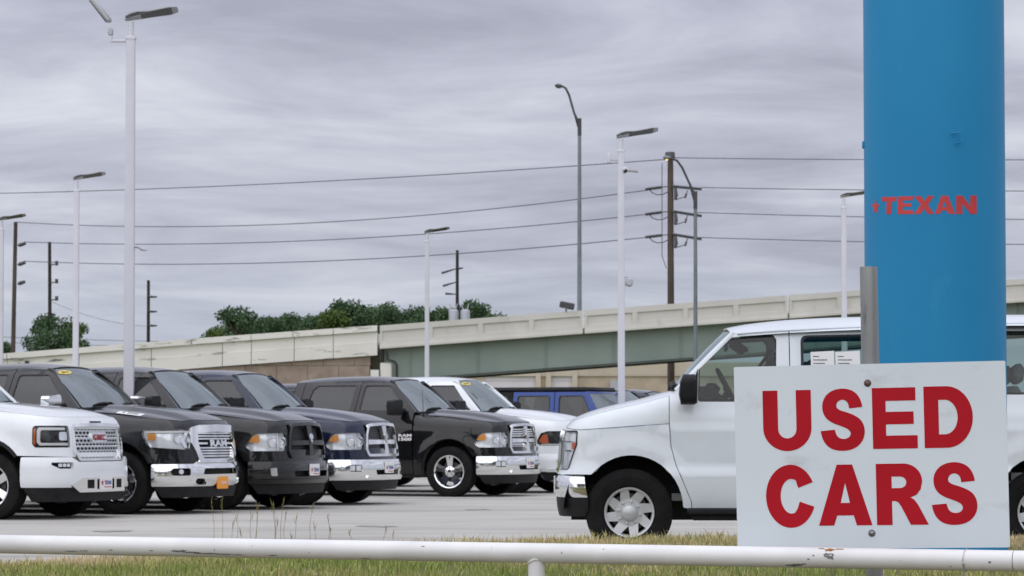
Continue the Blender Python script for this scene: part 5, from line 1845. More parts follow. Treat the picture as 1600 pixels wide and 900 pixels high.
def chaikin(p, keep=()):
    sharp = set(k for pr in keep for k in pr)
    out = []
    n = len(p)
    for i in range(n):
        a, b, c = p[i - 1], p[i], p[(i + 1) % n]
        if i in sharp: out.append(b); continue
        out.append((.25 * a[0] + .75 * b[0], .25 * a[1] + .75 * b[1])); out.append((.75 * b[0] + .25 * c[0], .75 * b[1] + .25 * c[1]))
    return out


for ch, u0, u1, v0, v1 in (('U', .106, .286, .134, .464), ('S', .320, .486, .134, .464), ('E', .512, .676, .132, .462), ('D', .701, .878, .130, .462),
                           ('C', .111, .290, .546, .878), ('A', .306, .503, .544, .874), ('R', .520, .709, .543, .874), ('S', .722, .890, .543, .872)):
    o, hs_ = glyph(ch)
    mp_ = lambda q: (u0 + q[0] * (u1 - u0), v1 - q[1] * (v1 - v0))
    o2 = [mp_(q) for q in o][::-1]; h2 = [[mp_(q) for q in hh] for hh in hs_]
    m = MB()
    f = lambda u, v: sf(u, -v, .0012)
    m.patch([(u, -v) for u, v in o2], f, .2, holes=[[(u, -v) for u, v in hh] for hh in h2], flange=.001)
    m.build('letter', M['sign_red'], sign, smooth=False)
M['bolt'] = simple('bolt_steel', (.25, .25, .26), .35, .9)
M['bolt_rusty'] = noisy('rusty_bolt', (.10, .06, .05), (.22, .15, .12), 300, .6, metal=.6)
for u, v, mt in ((.497, .105, 'bolt_rusty'), (.500, .918, 'bolt')):
    m = MB(); m.lathe([(0, -.009), (.006, -.0085), (.0105, -.005), (.0125, -.001), (.016, -.001), (.0165, .001)], seg=16)
    o = m.build('bolt', M[mt], sign); o.matrix_world = Matrix.Translation(sf(u, v, 0)) @ Matrix.Rotation(-yaw, 4, 'Z')
# post behind the panel: from px 1357 at the top to 1366 at the bottom
p_top = P(1357, 417, SD + .075); p_bot = P(1366, 892, SD + .075)
pd = (p_bot - p_top)
p_low = p_bot + pd * ((p_bot.z + .1) / -pd.z)
m = MB(); m.tube([p_low, p_top], .0385, 36, cap=False); m.tube([p_top + pd * .002, p_top], [.0385, .0340], 36, cap=False)
m.tube([p_top, p_top + pd * .3], .0335, 28, cap=True)
m.build('sign_post', M['galv'], sign)

# ------------------------------------------------------------------ blue pylon with lettering wrapped round it
M['pylon'] = noisy('pylon_blue', (0.022, 0.245, 0.50), (0.030, 0.285, 0.56), .9, .5, detail=5, p0=.3, p1=.7, stretch=(1, 1, .5), extra=((.035, .29, .54), 5, .60, .80, (1, 1, .4)))
for k_ in ('pylon', 'sign_red'): M[k_].node_tree.nodes['Principled BSDF'].inputs['Specular IOR Level'].default_value = .18
M['pylon_red'] = noisy('pylon_red', (0.55, 0.040, 0.045), (0.62, 0.055, 0.058), 6, .40)
PD = 22.4
pc = P(1462.5, 669, PD)
PR = 109.6 / F * PD
pyl = thing('sign_pylon', 'thick round bright blue steel pylon standing behind the lettered sign', 'pylon', (pc.x, pc.y, 0))
m = MB(); m.lathe([(PR, -.2), (PR, 6.5)], axis='Z', seg=96); m.build('shaft', M['pylon'], pyl)
m = MB(); m.lathe([(PR + .012, .0), (PR + .012, .10), (PR, .115)], axis='Z', seg=96); m.build('base_collar', M['pylon'], pyl)


def cyl(px, py, o=.0015):
    """point of the pylon's skin seen at a pixel of the photograph, expressed round the pylon's own axis"""
    t = max(-1.0, min(1.0, (px - 1460.0) / 108.3))
    a = math.asin(t) - math.atan(660 / F)
    z = P(1460, py, PD - PR * cos(a)).z
    return ((PR + o) * sin(a), -(PR + o) * cos(a), z)


def unwrap(px): return math.degrees(math.asin(max(-1, min(1, (px - 1460.0) / 108.3))))


LET = {  # capitals in pixels, (x,y)
    'T': [(1380, 308), (1402.5, 307.5), (1402.5, 314.5), (1395.5, 314.5), (1394.5, 334.5), (1387, 334.5), (1388, 314.5), (1380, 314.5)],
    'E': [(1405, 307), (1427.5, 306.5), (1427.5, 312.8), (1412.5, 313), (1412.3, 317.6), (1425, 317.6), (1425, 323), (1412, 323), (1411.8, 328.3), (1427.5, 328.3), (1427.5, 334.5), (1404, 334.5)],
    'X': [(1429.5, 306.5), (1439.5, 306.3), (1444.8, 314), (1450, 306), (1459.5, 305.8), (1449.8, 320), (1459.2, 334.3), (1449.5, 334.3), (1444.3, 326), (1438.5, 334.4), (1428.8, 334.5), (1439.2, 320)],
    'A': [(1470, 305.8), (1480, 305.7), (1490.3, 334.2), (1481, 334.2), (1479.2, 329), (1470, 329.2), (1468, 334.3), (1460.5, 334.3)],
    'N': [(1492.3, 305.5), (1501.5, 305.5), (1513.5, 322), (1513.5, 305.5), (1523, 305.5), (1523, 334.3), (1514, 334.3), (1501.5, 318), (1501.5, 334.3), (1492.3, 334.3)],
}
for ch, pts in LET.items():
    holes = [[(1474.8, 314.5), (1471.6, 323.5), (1477.8, 323.5)]] if ch == 'A' else []
    m = MB()
    f = lambda u, v: cyl(1460 + 108.3 * sin(rad(u)), -v)
    m.patch([(unwrap(x), -y) for x, y in pts], f, 2.2, holes=[[(unwrap(x), -y) for x, y in hh] for hh in holes])
    m.build('letter', M['pylon_red'], pyl)
m = MB()
m.patch([(unwrap(1370.6 + 7.0 * x), -(323.5 - 12.8 * y)) for x, y in STAR], lambda u, v: cyl(1460 + 108.3 * sin(rad(u)), -v), 2.2)
m.build('star', M['pylon_red'], pyl)
# hook and hinge lug welded on the shaft
m = MB()
m.tube([cyl(1484, 209, .02), cyl(1497, 207.5, .045), cyl(1498.5, 223, .045), cyl(1491, 224.5, .02)], .006, 6)
m.build('hook', M['pylon'], pyl)
m = MB(); m.box((-PR - .002, .02, P(1350, 226, PD).z), (.022, .04, .055), bev=.006); m.build('lug', M['pylon'], pyl)

# ------------------------------------------------------------------ overpass
BD = 160.0
BS = F / BD
M['conc'] = noisy('barrier_concrete', (0.56, 0.55, 0.505), (0.63, 0.62, 0.575), .5, .9, detail=8, extra=((.40, .385, .35), 1.1, .60, .80, (1, 1, .45)))
M['conc_old'] = noisy('weathered_concrete', (0.71, 0.70, 0.645), (0.79, 0.78, 0.725), .4, .9, detail=8, extra=((.13, .125, .11), 1.3, .60, .70, (.5, 1, 2.4)))
M['stone_panel'] = noisy('wall_panel_stone', (0.26, 0.205, 0.165), (0.36, 0.29, 0.235), 1.5, .95, detail=10, bump=.5, bscale=7)
M['girder'] = noisy('girder_green', (0.215, 0.275, 0.245), (0.265, 0.325, 0.29), .35, .55, detail=8, extra=((.25, .29, .25), .6, .58, .75, (1.2, 1, .6)))
M['girder_dark'] = noisy('girder_flange', (0.055, 0.07, 0.06), (0.08, 0.095, 0.08), .8, .7)
TOP = [(-1160, 690), (-420, 589), (0, 553), (200, 537.5), (330, 527), (590, 508.5), (898, 485.5), (1130, 468.5), (1340, 453), (1600, 435), (2100, 402), (2900, 352), (3800, 310)]


def zx(px, dy=0.0):
    """height on the overpass at photo column px, dy pixels below the top of its barrier"""
    return P(px, float(np.interp(px, [t[0] for t in TOP], [t[1] for t in TOP])) + dy, BD).z


def bx(px): return (px - 800) / F * BD


over = thing('overpass', 'long concrete road overpass rising to the right behind the car lot with pale green girder', 'overpass', (0, 0, 0))


def slab(mb, x0, x1, d0, d1, y0, y1, inset=0.0):
    """sloped block between columns x0..x1, d0..d1 pixels below the barrier top, from distance y0 to y1"""
    kn = [t[0] for t in TOP if x0 + 30 < t[0] < x1 - 30]
    if kn:
        cut = [x0] + kn + [x1]
        for a_, b_ in zip(cut[:-1], cut[1:]): slab(mb, a_, b_, d0, d1, y0, y1)
        return
    vs = []
    for px in (x0, x1):
        for d in (d0, d1):
            for y in (y0, y1):
                vs.append((bx(px), y, zx(px, d)))
    mb.add(vs, [(0, 1, 3, 2), (4, 6, 7, 5), (0, 4, 5, 1), (2, 3, 7, 6), (0, 2, 6, 4), (1, 5, 7, 3)])


# barrier of the span: each recessed panel is a piece
b0 = BD - .35
cols = []
for jx in range(0, 10):
    a = 592 + jx * 320.0
    if a > 3700: break
    cols += [(a + 2, a + 152.5 - 2.5 + .0, True) if False else (a + 1.5, a + 158, 1), (a + 158, a + 230, 0), (a + 230, a + 318.5, 2)] if False else [(a + 1.5, a + 80, 1), (a + 80, a + 159, 0), (a + 159, a + 238, 0), (a + 238, a + 318.5, 2)]
for x0, x1, e_ in cols:
    m = MB()
    slab(m, x0, x1, 1.0, 33.0, BD, BD + .25)                    # back of the recess
    slab(m, x0, x1, .5, 9.5, BD - .09, BD - .005)                # top rail
    slab(m, x0, x1, 25, 33.5, BD - .09, BD - .006)
    slab(m, x0, x0 + 4, 9.6, 24.9, BD - .09, BD - .004)
    slab(m, x1 - 4, x1, 9.6, 24.9, BD - .09, BD - .004)
    o = m.build('barrier_panel', M['conc'], over, smooth=False)
for jx in range(0, 10):                                              # drip edge of the deck
    a = 592 + jx * 320.0
    m = MB(); slab(m, a + 1.5, a + 318.5, 33.6, 37.0, b0 + .10, BD + 3); m.build('deck_edge', M['conc'], over, smooth=False)
m = MB(); slab(m, 592, 3790, 28, 36, BD + .3, BD + 12); m.build('deck', M['conc'], over, smooth=False)
for k in range(21):                                                # far barrier
    m = MB(); slab(m, 600 + k * 150, min(3790, 749 + k * 150), 2, 30, BD + 11.6, BD + 12); m.build('barrier_panel', M['conc'], over, smooth=False)
m = MB()
slab(m, 600, 3790, 37.2, 86, BD + .55, BD + .62)
for k in range(30):
    slab(m, 640 + k * 106, 641.5 + k * 106, 37.5, 85.5, BD + .47, BD + .549)
m.build('girder', M['girder'], over, smooth=False)
m = MB(); slab(m, 600, 3790, 86.2, 90, BD + .25, BD + .95); m.build('girder_flange', M['girder_dark'], over, smooth=False)
for yy in (3.5, 6.5, 9.5):
    m = MB(); slab(m, 600, 3790, 37.2, 88, BD + yy, BD + yy + .3); m.build('girder', M['girder_dark'], over, smooth=False)
for px in (1900, 2550, 3200, 3780):                                # round bents further up the span, beyond the right edge of the photograph
    m = MB()
    for yy in (2.5, 9.5): m.tube([(bx(px), BD + yy, -.2), (bx(px), BD + yy, zx(px, 100))], .55, 20)
    m.box((bx(px), BD + 6, zx(px, 98)), (1.4, 11.5, .9)); m.build('bent', M['conc'], over)
# abutment: pier, stepped pedestal and drain pipes
m = MB()
m.box(((bx(579) + bx(592)) / 2, BD + 3, zx(585, 70) / 2), (bx(592) - bx(579), 6.2, zx(585, 68)))
m.build('abutment', M['conc_old'], over, smooth=False)
m = MB(); m.box(((bx(594) + bx(612)) / 2, BD + .7, 1.8), (bx(612) - bx(594), 1.4, P(600, 567, BD).z * 2 - 3.6 + .0), bev=.05)
m.build('pedestal', M['conc_old'], over, smooth=False)
m = MB(); m.box(((bx(572) + bx(625)) / 2, BD + 3.2, 2.65), (bx(625) - bx(572), .5, 5.3)); m.build('bearing_wall', M['conc_old'], over, smooth=False)
M['pipe'] = simple('drain_pipe', (.03, .032, .033), .5)
m = MB()
m.tube([P(598, 546, BD + .2), P(598, 566, BD + .2)], .07, 8)
m.build('drain_pipe', M['pipe'], over)
m = MB()
m.tube([P(604, 548, BD - .1), P(606, 562, BD - .1), P(616, 565, BD - .1), P(620, 570, BD - .1), P(620, 600, BD - .1)], .07, 8)
m.build('drain_pipe', M['pipe'], over)
# approach ramp on the left: coping panels, face panels and the stone faced retaining wall
edges = [-1160, -1030, -900, -780, -660, -540, -420, -290, -160, 12, 118, 207, 300, 393, 458, 521, 590]
for a, b in zip(edges[:-1], edges[1:]):
    m = MB()
    slab(m, a + .6, b - .6, 0, 9.0, BD - .30, BD + .15)
    m.build('coping', M['conc_old'], over, smooth=False)
for a, b in zip((-1150, -1000, -850, -700, -550, -420, -300, -180, -80, 12, 124, 207, 237, 348, 393, 460, 521), (-1000, -850, -700, -550, -420, -300, -180, -80, 12, 124, 207, 237, 348, 393, 460, 521, 590)):
    m = MB()
    slab(m, a + .5, b - .5, 9.4, 27.0, BD - .12, BD + .16); m.build('face_panel', M['conc_old'], over, smooth=False)
    m = MB()
    slab(m, a + .5, b - .5, 27.3, 46.5, BD - .20, BD + .16); m.build('face_panel', M['conc_old'], over, smooth=False)
m = MB(); slab(m, -1150, 590, 12, 40, BD + .3, BD + 12); m.build('ramp_fill', M['conc'], over, smooth=False)
# precast stone panels under the coping, in half-lapped courses
pw, ph = 46.0, 44.0
zb_ = -.2
n_p = 0
for r in range(5):
    z0 = r * 1.45; z1 = z0 + 1.43
    for k in range(-1, 36):
        x0 = bx(590 - 12) - (k + 1) * 1.62 - (.81 if r % 2 else 0)
        x1 = x0 + 1.60
        x1 = min(x1, bx(579) - .02)
        if x1 - x0 < .1: continue
        px0, px1 = x0 / BD * F + 800, x1 / BD * F + 800
        za, zb2 = zx(px0, 47), zx(px1, 47)
        if min(za, zb2) < z0 + .1: 
            if max(za, zb2) < z0 + .1: continue
        ta, tb = min(z1, za), min(z1, zb2)
        ta = max(ta, z0 + .02); tb = max(tb, z0 + .02)
        pr = .02 * random.random()
        m = MB()
        y0, y1 = BD + .02 - pr, BD + .3
        vs = [(x0, y0, z0), (x1, y0, z0), (x1, y0, tb), (x0, y0, ta), (x0, y1, z0), (x1, y1, z0), (x1, y1, tb), (x0, y1, ta)]
        m.add(vs, [(0, 1, 2, 3), (5, 4, 7, 6), (4, 0, 3, 7), (1, 5, 6, 2), (3, 2, 6, 7), (4, 5, 1, 0)])
        m.build('wall_panel', M['stone_panel'], over, smooth=False)
m = MB(); m.box((bx(60), BD + 6.3, 1.8), (bx(570) - bx(-450), 12, 3.0)); m.build('ramp_core', M['conc'], over, smooth=False)
# small dark vent in the ramp face
m = MB(); m.box((bx(43), BD - .16, P(43, 567, BD).z), (.2, .1, .2)); m.build('vent', M['pipe'], over, smooth=False)

# ------------------------------------------------------------------ tan building under the bridge
WD = 196.0
M['tan_brick'] = noisy('tan_brick', (0.46, 0.385, 0.285), (0.56, 0.475, 0.36), 1.2, .9, detail=10, bump=.3, bscale=9, extra=((.36, .27, .19), 1.0, .60, .75, (1, 1, 3)))
M['tan_trim'] = noisy('tan_trim', (0.56, 0.50, 0.39), (0.62, 0.56, 0.45), .8, .85)
M['door_white'] = noisy('roll_door', (0.68, 0.66, 0.68), (0.74, 0.72, 0.74), .5, .6)
bld = thing('warehouse', 'low tan brick building with pale roll up doors seen under the overpass girder', 'building', (0, 0, 0))
wx = lambda px: (px - 800) / F * WD
wz_ = lambda py: P(800, py, WD).z
zt_ = wz_(566)


def wall_box(name, px0, px1, z0, z1, y0, y1, mat, par=bld):
    m = MB(); m.box(((wx(px0) + wx(px1)) / 2, (y0 + y1) / 2, (z0 + z1) / 2), (wx(px1) - wx(px0), y1 - y0, z1 - z0))
    return m.build(name, mat, par, smooth=False)


DZ = wz_(584)
for a, b in ((600, 700), (720, 757), (842, 856), (896, 1300)):
    wall_box('wall', a, b, -.2, zt_ - .9, WD, WD + .4, M['tan_brick'])
wall_box('wall', 700.1, 719.9, -.2, zt_ - .9, WD - .1, WD + .3, M['tan_trim'])
for a, b in ((757.1, 841.9), (856.1, 895.9)):
    wall_box('lintel', a, b, DZ, zt_ - .9, WD + .02, WD + .4, M['tan_trim'])
    d = wall_box('roll_door', a, b, -.1, DZ - .005, WD + .12, WD + .2, M['door_white'])
    for k in range(9):
        z = .35 + k * .47
        if z < DZ - .1: wall_box('door_slat', a + .5, b - .5, z, z + .42, WD + .08, WD + .119, M['door_white'], d)
for px in (841, 857, 898):
    wall_box('pilaster', px - 4, px + 4, -.1, zt_ - .4, WD - .25, WD - .003, M['tan_trim'])
wall_box('parapet', 600, 1300, zt_ - .89, zt_, WD - .12, WD + .5, M['tan_trim'])
for k in range(60):
    wall_box('parapet_rib', 905 + k * 6.4, 907 + k * 6.4, zt_ - .80, zt_ - .06, WD - .17, WD - .121, M['tan_trim'])
wall_box('roof', 600, 1300, zt_ - .3, zt_ - .12, WD + .6, WD + 20, M['pipe'])
wall_box('side_wall', 600, 603, -.2, zt_ - .31, WD + .5, WD + 20, M['tan_brick'])
wall_box('side_wall', 1297, 1300, -.2, zt_ - .31, WD + .5, WD + 20, M['tan_brick'])
wall_box('meter_box', 953, 965, wz_(622), wz_(595), WD - .45, WD - .01, simple('meter_grey', (.45, .47, .50), .5))
m = MB(); m.tube([P(966, 594, WD - .3), P(966, 640, WD - .3)], .08, 8); m.build('conduit', M['pipe'], bld)

# ------------------------------------------------------------------ trees
def leaf_mat(name, c0, c1):
    m, nt, b = mat_new(name)
    n, l = nt.nodes, nt.links
    g = N(n, 'ShaderNodeNewGeometry')
    r = N(n, 'ShaderNodeValToRGB'); r.color_ramp.elements[0].color = (*c0, 1); r.color_ramp.elements[1].color = (*c1, 1)
    l.new(g.outputs['Random Per Island'], r.inputs[0]); l.new(r.outputs[0], b.inputs['Base Color'])
    b.inputs['Roughness'].default_value = .65; b.inputs['Specular IOR Level'].default_value = .2
    return m


M['leaf'] = leaf_mat('dark_leaf', (0.036, 0.078, 0.036), (0.105, 0.172, 0.078))
M['leaf2'] = leaf_mat('bright_leaf', (0.055, 0.095, 0.022), (0.115, 0.165, 0.045))
M['bark'] = noisy('bark', (0.06, 0.045, 0.03), (0.12, 0.095, 0.07), 4, .95, bump=.4, bscale=12)


def tree_mesh(seed, H, Wd, n, lobes, trunk=.45, lsz=.45, low=.25):
    r = np.random.default_rng(seed)
    th = H * trunk
    tk = MB()
    tk.tube([(0, 0, -.2), (.1, 0, th * .5), (0, .1, th), (.1, 0, H * .8)], [H * .028, H * .022, H * .017, H * .006], 8)
    cl = []
    for k in range(lobes):
        a = r.uniform(0, 2 * pi); f = r.random()
        z = H * (low + .12 + (1 - low - .20) * f)
        rr = Wd * .5 * (1 - .55 * f ** 1.6) * r.uniform(.25, .85)
        c = np.array((rr * cos(a), rr * sin(a), z))
        s = Wd * r.uniform(.09, .20) * (1.05 - .4 * f)
        cl.append((c, s))
        tk.tube([(0, 0, min(z * .7, H * .75)), tuple(c * .6 + np.array((0, 0, z * .33))), tuple(c)], [H * .009, H * .006, H * .003], 5)
    cl.append((np.array((0, 0, H * .90)), Wd * .13))
    w = np.array([s ** 2 for _, s in cl]); w /= w.sum()
    pick = r.choice(len(cl), n, p=w)
    C = np.array([cl[i][0] for i in pick]); S_ = np.array([cl[i][1] for i in pick])
    d = r.normal(size=(n, 3)); d /= np.linalg.norm(d, axis=1)[:, None]
    rad_ = S_ * (r.random(n) ** .45) * r.uniform(.85, 1.22, n)
    p = C + d * rad_[:, None] * np.array((1, 1, .82))
    u = r.normal(size=(n, 3)); u /= np.linalg.norm(u, axis=1)[:, None]
    v = np.cross(u, r.normal(size=(n, 3))); v /= np.linalg.norm(v, axis=1)[:, None]
    sz = lsz * r.uniform(.5, 1.25, n)
    V = np.stack([p + u * sz[:, None], p + v * sz[:, None] * .55, p - u * sz[:, None], p - v * sz[:, None] * .55], 1).reshape(-1, 3)
    me = bpy.data.meshes.new('crown')
    me.vertices.add(n * 4); me.vertices.foreach_set('co', V.reshape(-1).astype(np.float32))
    me.loops.add(n * 4); me.loops.foreach_set('vertex_index', np.arange(n * 4).astype(np.int32))
    me.polygons.add(n); me.polygons.foreach_set('loop_start', (np.arange(n) * 4).astype(np.int32))
    me.update(calc_edges=True)
    tm = bpy.data.meshes.new('trunk'); tm.from_pydata(tk.v, [], tk.f); tm.materials.append(M['bark'])
    tm.polygons.foreach_set('use_smooth', [True] * len(tm.polygons))
    return tm, me


PROTO = [tree_mesh(11, 12, 8.5, 18000, 40, lsz=.16), tree_mesh(12, 12, 7.5, 17000, 38, lsz=.16), tree_mesh(13, 12, 9.5, 19000, 44, lsz=.16), tree_mesh(14, 12, 7.0, 15000, 34, lsz=.16)]
for i, (tm, me) in enumerate(PROTO):
    me.materials.append(M['leaf2'] if i == 3 else M['leaf'])
CM = {}


def tree(px, ytop, D, k, label, group=None, widen=1.0, rz=None, leaf=None, x=None, h=None):
    H = h or P(px, ytop, D).z
    t = thing('leafy_tree', label, 'tree', ((px - 800) / F * D if x is None else x, D, 0), random.uniform(0, 6.28) if rz is None else rz, group)
    for nm, me in (('trunk', PROTO[k][0]), ('crown', PROTO[k][1])):
        o = bpy.data.objects.new(nm, me); COL.objects.link(o); o.parent = t
    t.scale = (H / 12 * widen, H / 12 * widen, H / 12)
    return t


gT = 'row of trees rising behind the overpass'
rowt = [(338, 505, 214, 3, 1.0, 'small yellowish green tree at the left end of the row behind the overpass'),
        (377, 474, 222, 0, .95, 'round tall tree near the left end of the row behind the overpass'),
        (418, 488, 226, 1, .9, 'lower tree beside the round tall one at the left of the row'),
        (452, 486, 230, 2, .9, 'low bushy tree in the dip of the row behind the overpass'),
        (489, 485, 226, 1, .9, 'low tree left of the tallest crowns in the row behind the overpass'),
        (520, 474, 222, 3, 1.0, 'tree with pointed top left of the tallest crown in the row'),
        (551, 463, 224, 0, .95, 'tallest tree in the middle of the row behind the overpass'),
        (583, 475, 228, 1, .9, 'tree just right of the tallest crown in the row'),
        (612, 469, 224, 2, .85, 'dense dark tree above the joint of the overpass barrier'),
        (646, 473, 226, 0, .9, 'tree left of the white lamp post that crosses the row'),
        (688, 473, 224, 1, .9, 'tree between the white lamp post and the dark utility pole'),
        (733, 464, 226, 0, .85, 'tree right behind the dark utility pole with transformers'),
        (763, 483, 230, 1, .8, 'last small tree at the right end of the row')]
for px, yt, D, k, wd, lab in rowt:
    tree(px, yt, D, k, lab, gT, wd)
BACK = ((360, 497, 240, 2), (400, 492, 242, 0), (435, 495, 240, 1), (470, 492, 242, 0), (505, 488, 240, 2), (535, 478, 242, 1), (568, 474, 242, 2), (598, 480, 240, 0), (630, 480, 242, 1), (668, 484, 240, 2), (712, 480, 242, 0), (748, 481, 240, 2))
tree(80, 487, 236, 2, 'round tree behind the ramp at the far left, between two dark poles', None, .85)
tree(112, 497, 240, 3, 'ragged tree with gaps beside the round one at the far left', None, .95).children[1].data.materials[0] = M['leaf2']
tree(2, 528, 236, 1, 'dark tree cut off by the left edge behind the ramp', None, .8)



def mass(name, parts, label):
    V = np.concatenate(parts); n = len(V) // 4
    me = bpy.data.meshes.new(name); me.vertices.add(len(V)); me.vertices.foreach_set('co', V.reshape(-1).astype(np.float32))
    me.loops.add(len(V)); me.loops.foreach_set('vertex_index', np.arange(len(V)).astype(np.int32)); me.polygons.add(n)
    me.polygons.foreach_set('loop_start', (np.arange(n) * 4).astype(np.int32)); me.update(calc_edges=True)
    me.materials.append(M['leaf'])
    o = bpy.data.objects.new(name, me); COL.objects.link(o)
    return prop(o, label, 'woods', kind='stuff')


pp = []
for px, yt, D, k in BACK:
    H = P(px, yt, D).z / 12; a = random.uniform(0, 6.28)
    Q = np.array([v.co[:] for v in PROTO[k][1].vertices]) * H
    pp.append(np.stack([Q[:, 0] * cos(a) - Q[:, 1] * sin(a), Q[:, 0] * sin(a) + Q[:, 1] * cos(a), Q[:, 2]], 1) + np.array(((px - 800) / F * D, D, 0)))
mass('woods', pp, 'dark mass of trees filling in behind the front row past the overpass')

# wood on the far side of the road behind the viewer: it shows in chrome and dark paint
tmw, mew = tree_mesh(21, 12, 11, 5200, 26, lsz=.6, low=.1)
mw = MB(); V0 = np.array([v.co[:] for v in mew.vertices])
allV = []
for k in range(24):
    a = rad(-80 + 160 * k / 23.0) + random.uniform(-.02, .02)
    R_ = 48 + random.uniform(-5, 7)
    c_, s_ = cos(k * 1.7), sin(k * 1.7); sc2 = random.uniform(.75, 1.05)
    Q = V0 * sc2
    Q = np.stack([Q[:, 0] * c_ - Q[:, 1] * s_, Q[:, 0] * s_ + Q[:, 1] * c_, Q[:, 2]], 1) + np.array((sin(a) * R_, -cos(a) * R_, 0))
    allV.append(Q)
mass('woods', allV, 'belt of dark trees across the road, mirrored in the chrome bumpers')

# ------------------------------------------------------------------ lamp posts of the lot
M['pole_white'] = noisy('white_pole', (0.60, 0.61, 0.66), (0.66, 0.67, 0.72), 1.5, .45)
M['lamp_grey'] = simple('lamp_housing', (0.44, 0.45, 0.47), .45, .2)
M['lamp_lens'] = simple('lamp_underside', (0.09, 0.095, 0.10), .35)
gL = 'white lamp posts on the car lot'


def lamp(px, ytop, s, label, head=1.0, w=.125, lean=0.0):
    D = F / s
    b0 = P(px, 669, D)
    zt = P(px, ytop, D).z
    t = thing('lamp_post', label, 'lamp post', (b0.x, D, 0), 0, gL)
    m = MB(); h_ = w / 2
    q = rpoly([(-h_, -h_), (h_, -h_), (h_, h_), (-h_, h_)], .02, 2)
    m.prism(q, lambda u, v: (u * 1.12, v * 1.12, 0), lambda u, v: (u * .92, v * .92, zt - .30))
    m.build('pole', M['pole_white'], t)
    m = MB(); m.box((0, 0, .02), (.32, .32, .04), bev=.01); m.build('base_plate', M['pole_white'], t)
    m = MB(); m.tube([(0, 0, zt - .34), (0, 0, zt - .06)], .040, 10); m.box((0, 0, zt - .29), (w * 1.05, w * 1.05, .06), bev=.015); m.build('tenon', M['pole_white'], t)
    # flat shoebox head tilted up to the right
    hd = MB()
    pl = rpoly([(-.08, -.045, .03), (.10, -.085, .05), (.52, -.14, .06), (.64, -.09, .05), (.64, .09, .05), (.52, .14, .06), (.10, .085, .05), (-.08, .045, .03)], .03)
    bot = lambda u, v: (.22 * u - .06 * max(0, u - .1) ** 2 - .26 * v - .02)
    thk = lambda u, v: .012 + (.055 * math.exp(-((u - .06) / .13) ** 2) + .016 * sst(.62, .2, u)) * max(0, 1 - (v / .13) ** 2)
    hd.patch(pl, lambda u, v: (u * head, v * head, zt + (bot(u, v) + thk(u, v)) * head), .06, flange=.012 * head)
    hd.patch([(-u, v) for u, v in pl], lambda u, v: (-u * head, v * head, zt + bot(-u, v) * head), .1)
    ho = hd.build('lamp_head', M['lamp_grey'], t)
    ln = MB()
    ln.patch([(.56, -.11), (.14, -.075), (.14, .075), (.56, .11)], lambda u, v: (u * head, v * head, zt + (bot(u, v) - .004) * head), .3)
    ln.build('lens', M['lamp_lens'], ho)
    return t, zt


L1, z1 = lamp(201, 27, 115, 'tallest and nearest white lamp post with a second small floodlight arm', 1.0, .13)
L2, z2 = lamp(117.5, 278, 70, 'white lamp post just left of the tallest one')
L3, z3 = lamp(0, 342, 59, 'white lamp post cut by the left edge of the picture')
L4, z4 = lamp(667, 362, 55, 'white lamp post crossing the overpass where the green girder begins')
L5, z5 = lamp(971, 212, 84, 'white lamp post carrying two cameras and an antenna left of the wooden pole', 1.08)
L6, z6 = lamp(1320, 306, 66, 'white lamp post close to the left side of the blue pylon')


def at(t, px, py):
    D = t.location.y
    q = P(px, py, D)
    return Vector((q.x - t.location.x, 0, q.z))


# second floodlight on the nearest post
m = MB(); m.tube([at(L1, 201, 64), at(L1, 173, 64)], .022, 8); m.tube([at(L1, 173, 66), at(L1, 173, 44)], .028, 8); m.build('bracket', M['pole_white'], L1)
m = MB(); m.box(at(L1, 173, 50), (.07, .08, .10), bev=.015)
a, b = at(L1, 172, 34), at(L1, 141, -6)
c = (a + b) / 2; d = b - a
m.box(c, (d.length, .20, .075), ry=-math.atan2(d.z, d.x), bev=.025)
fl = m.build('flood_lamp', M['lamp_grey'], L1)
m = MB(); m.box(c + Vector((-.03, 0, -.035)), (d.length * .8, .15, .012), ry=-math.atan2(d.z, d.x)); m.build('lens', M['lamp_lens'], fl)
m = MB(); m.tube([at(L1, 206, 386), at(L1, 216, 386), at(L1, 222, 390), at(L1, 230, 391)], [.012, .022, .022, .01], 6); m.build('hook', M['lamp_grey'], L1)
m = MB(); m.box(at(L1, 207, 43), (.03, .04, .05)); m.build('photo_cell', M['lamp_grey'], L1)
# cameras, antenna and small floodlight of the post by the wooden pole
m = MB(); m.tube([at(L5, 968, 251), at(L5, 953, 250)], .014, 6); m.build('bracket', M['lamp_grey'], L5)
m = MB(); m.box(at(L5, 951.5, 247), (.06, .09, .19), bev=.015); m.build('antenna', M['pole_white'], L5)
m = MB(); m.tube([at(L5, 972, 264), at(L5, 978, 266)], .07, 10); m.tube([at(L5, 975, 263), at(L5, 981, 267)], [.055, .045], 10)
cm = m.build('camera', M['pole_white'], L5)
m = MB(); m.tube([at(L5, 980, 265.5), at(L5, 997, 267)], [.035, .04], 10); m.build('camera', M['lamp_grey'], L5)
m = MB(); m.tube([at(L5, 976.5, 267) + Vector((0, -.08, 0)), at(L5, 977.5, 268) + Vector((0, -.06, 0))], .04, 10); m.build('camera_lens', M['dark'], cm)
m = MB(); m.tube([at(L5, 973, 462), at(L5, 975, 448), at(L5, 975, 434), at(L5, 980, 433)], .014, 6); m.box(at(L5, 983, 441), (.14, .16, .16), ry=.2, bev=.03); m.build('flood_lamp', M['lamp_grey'], L5)

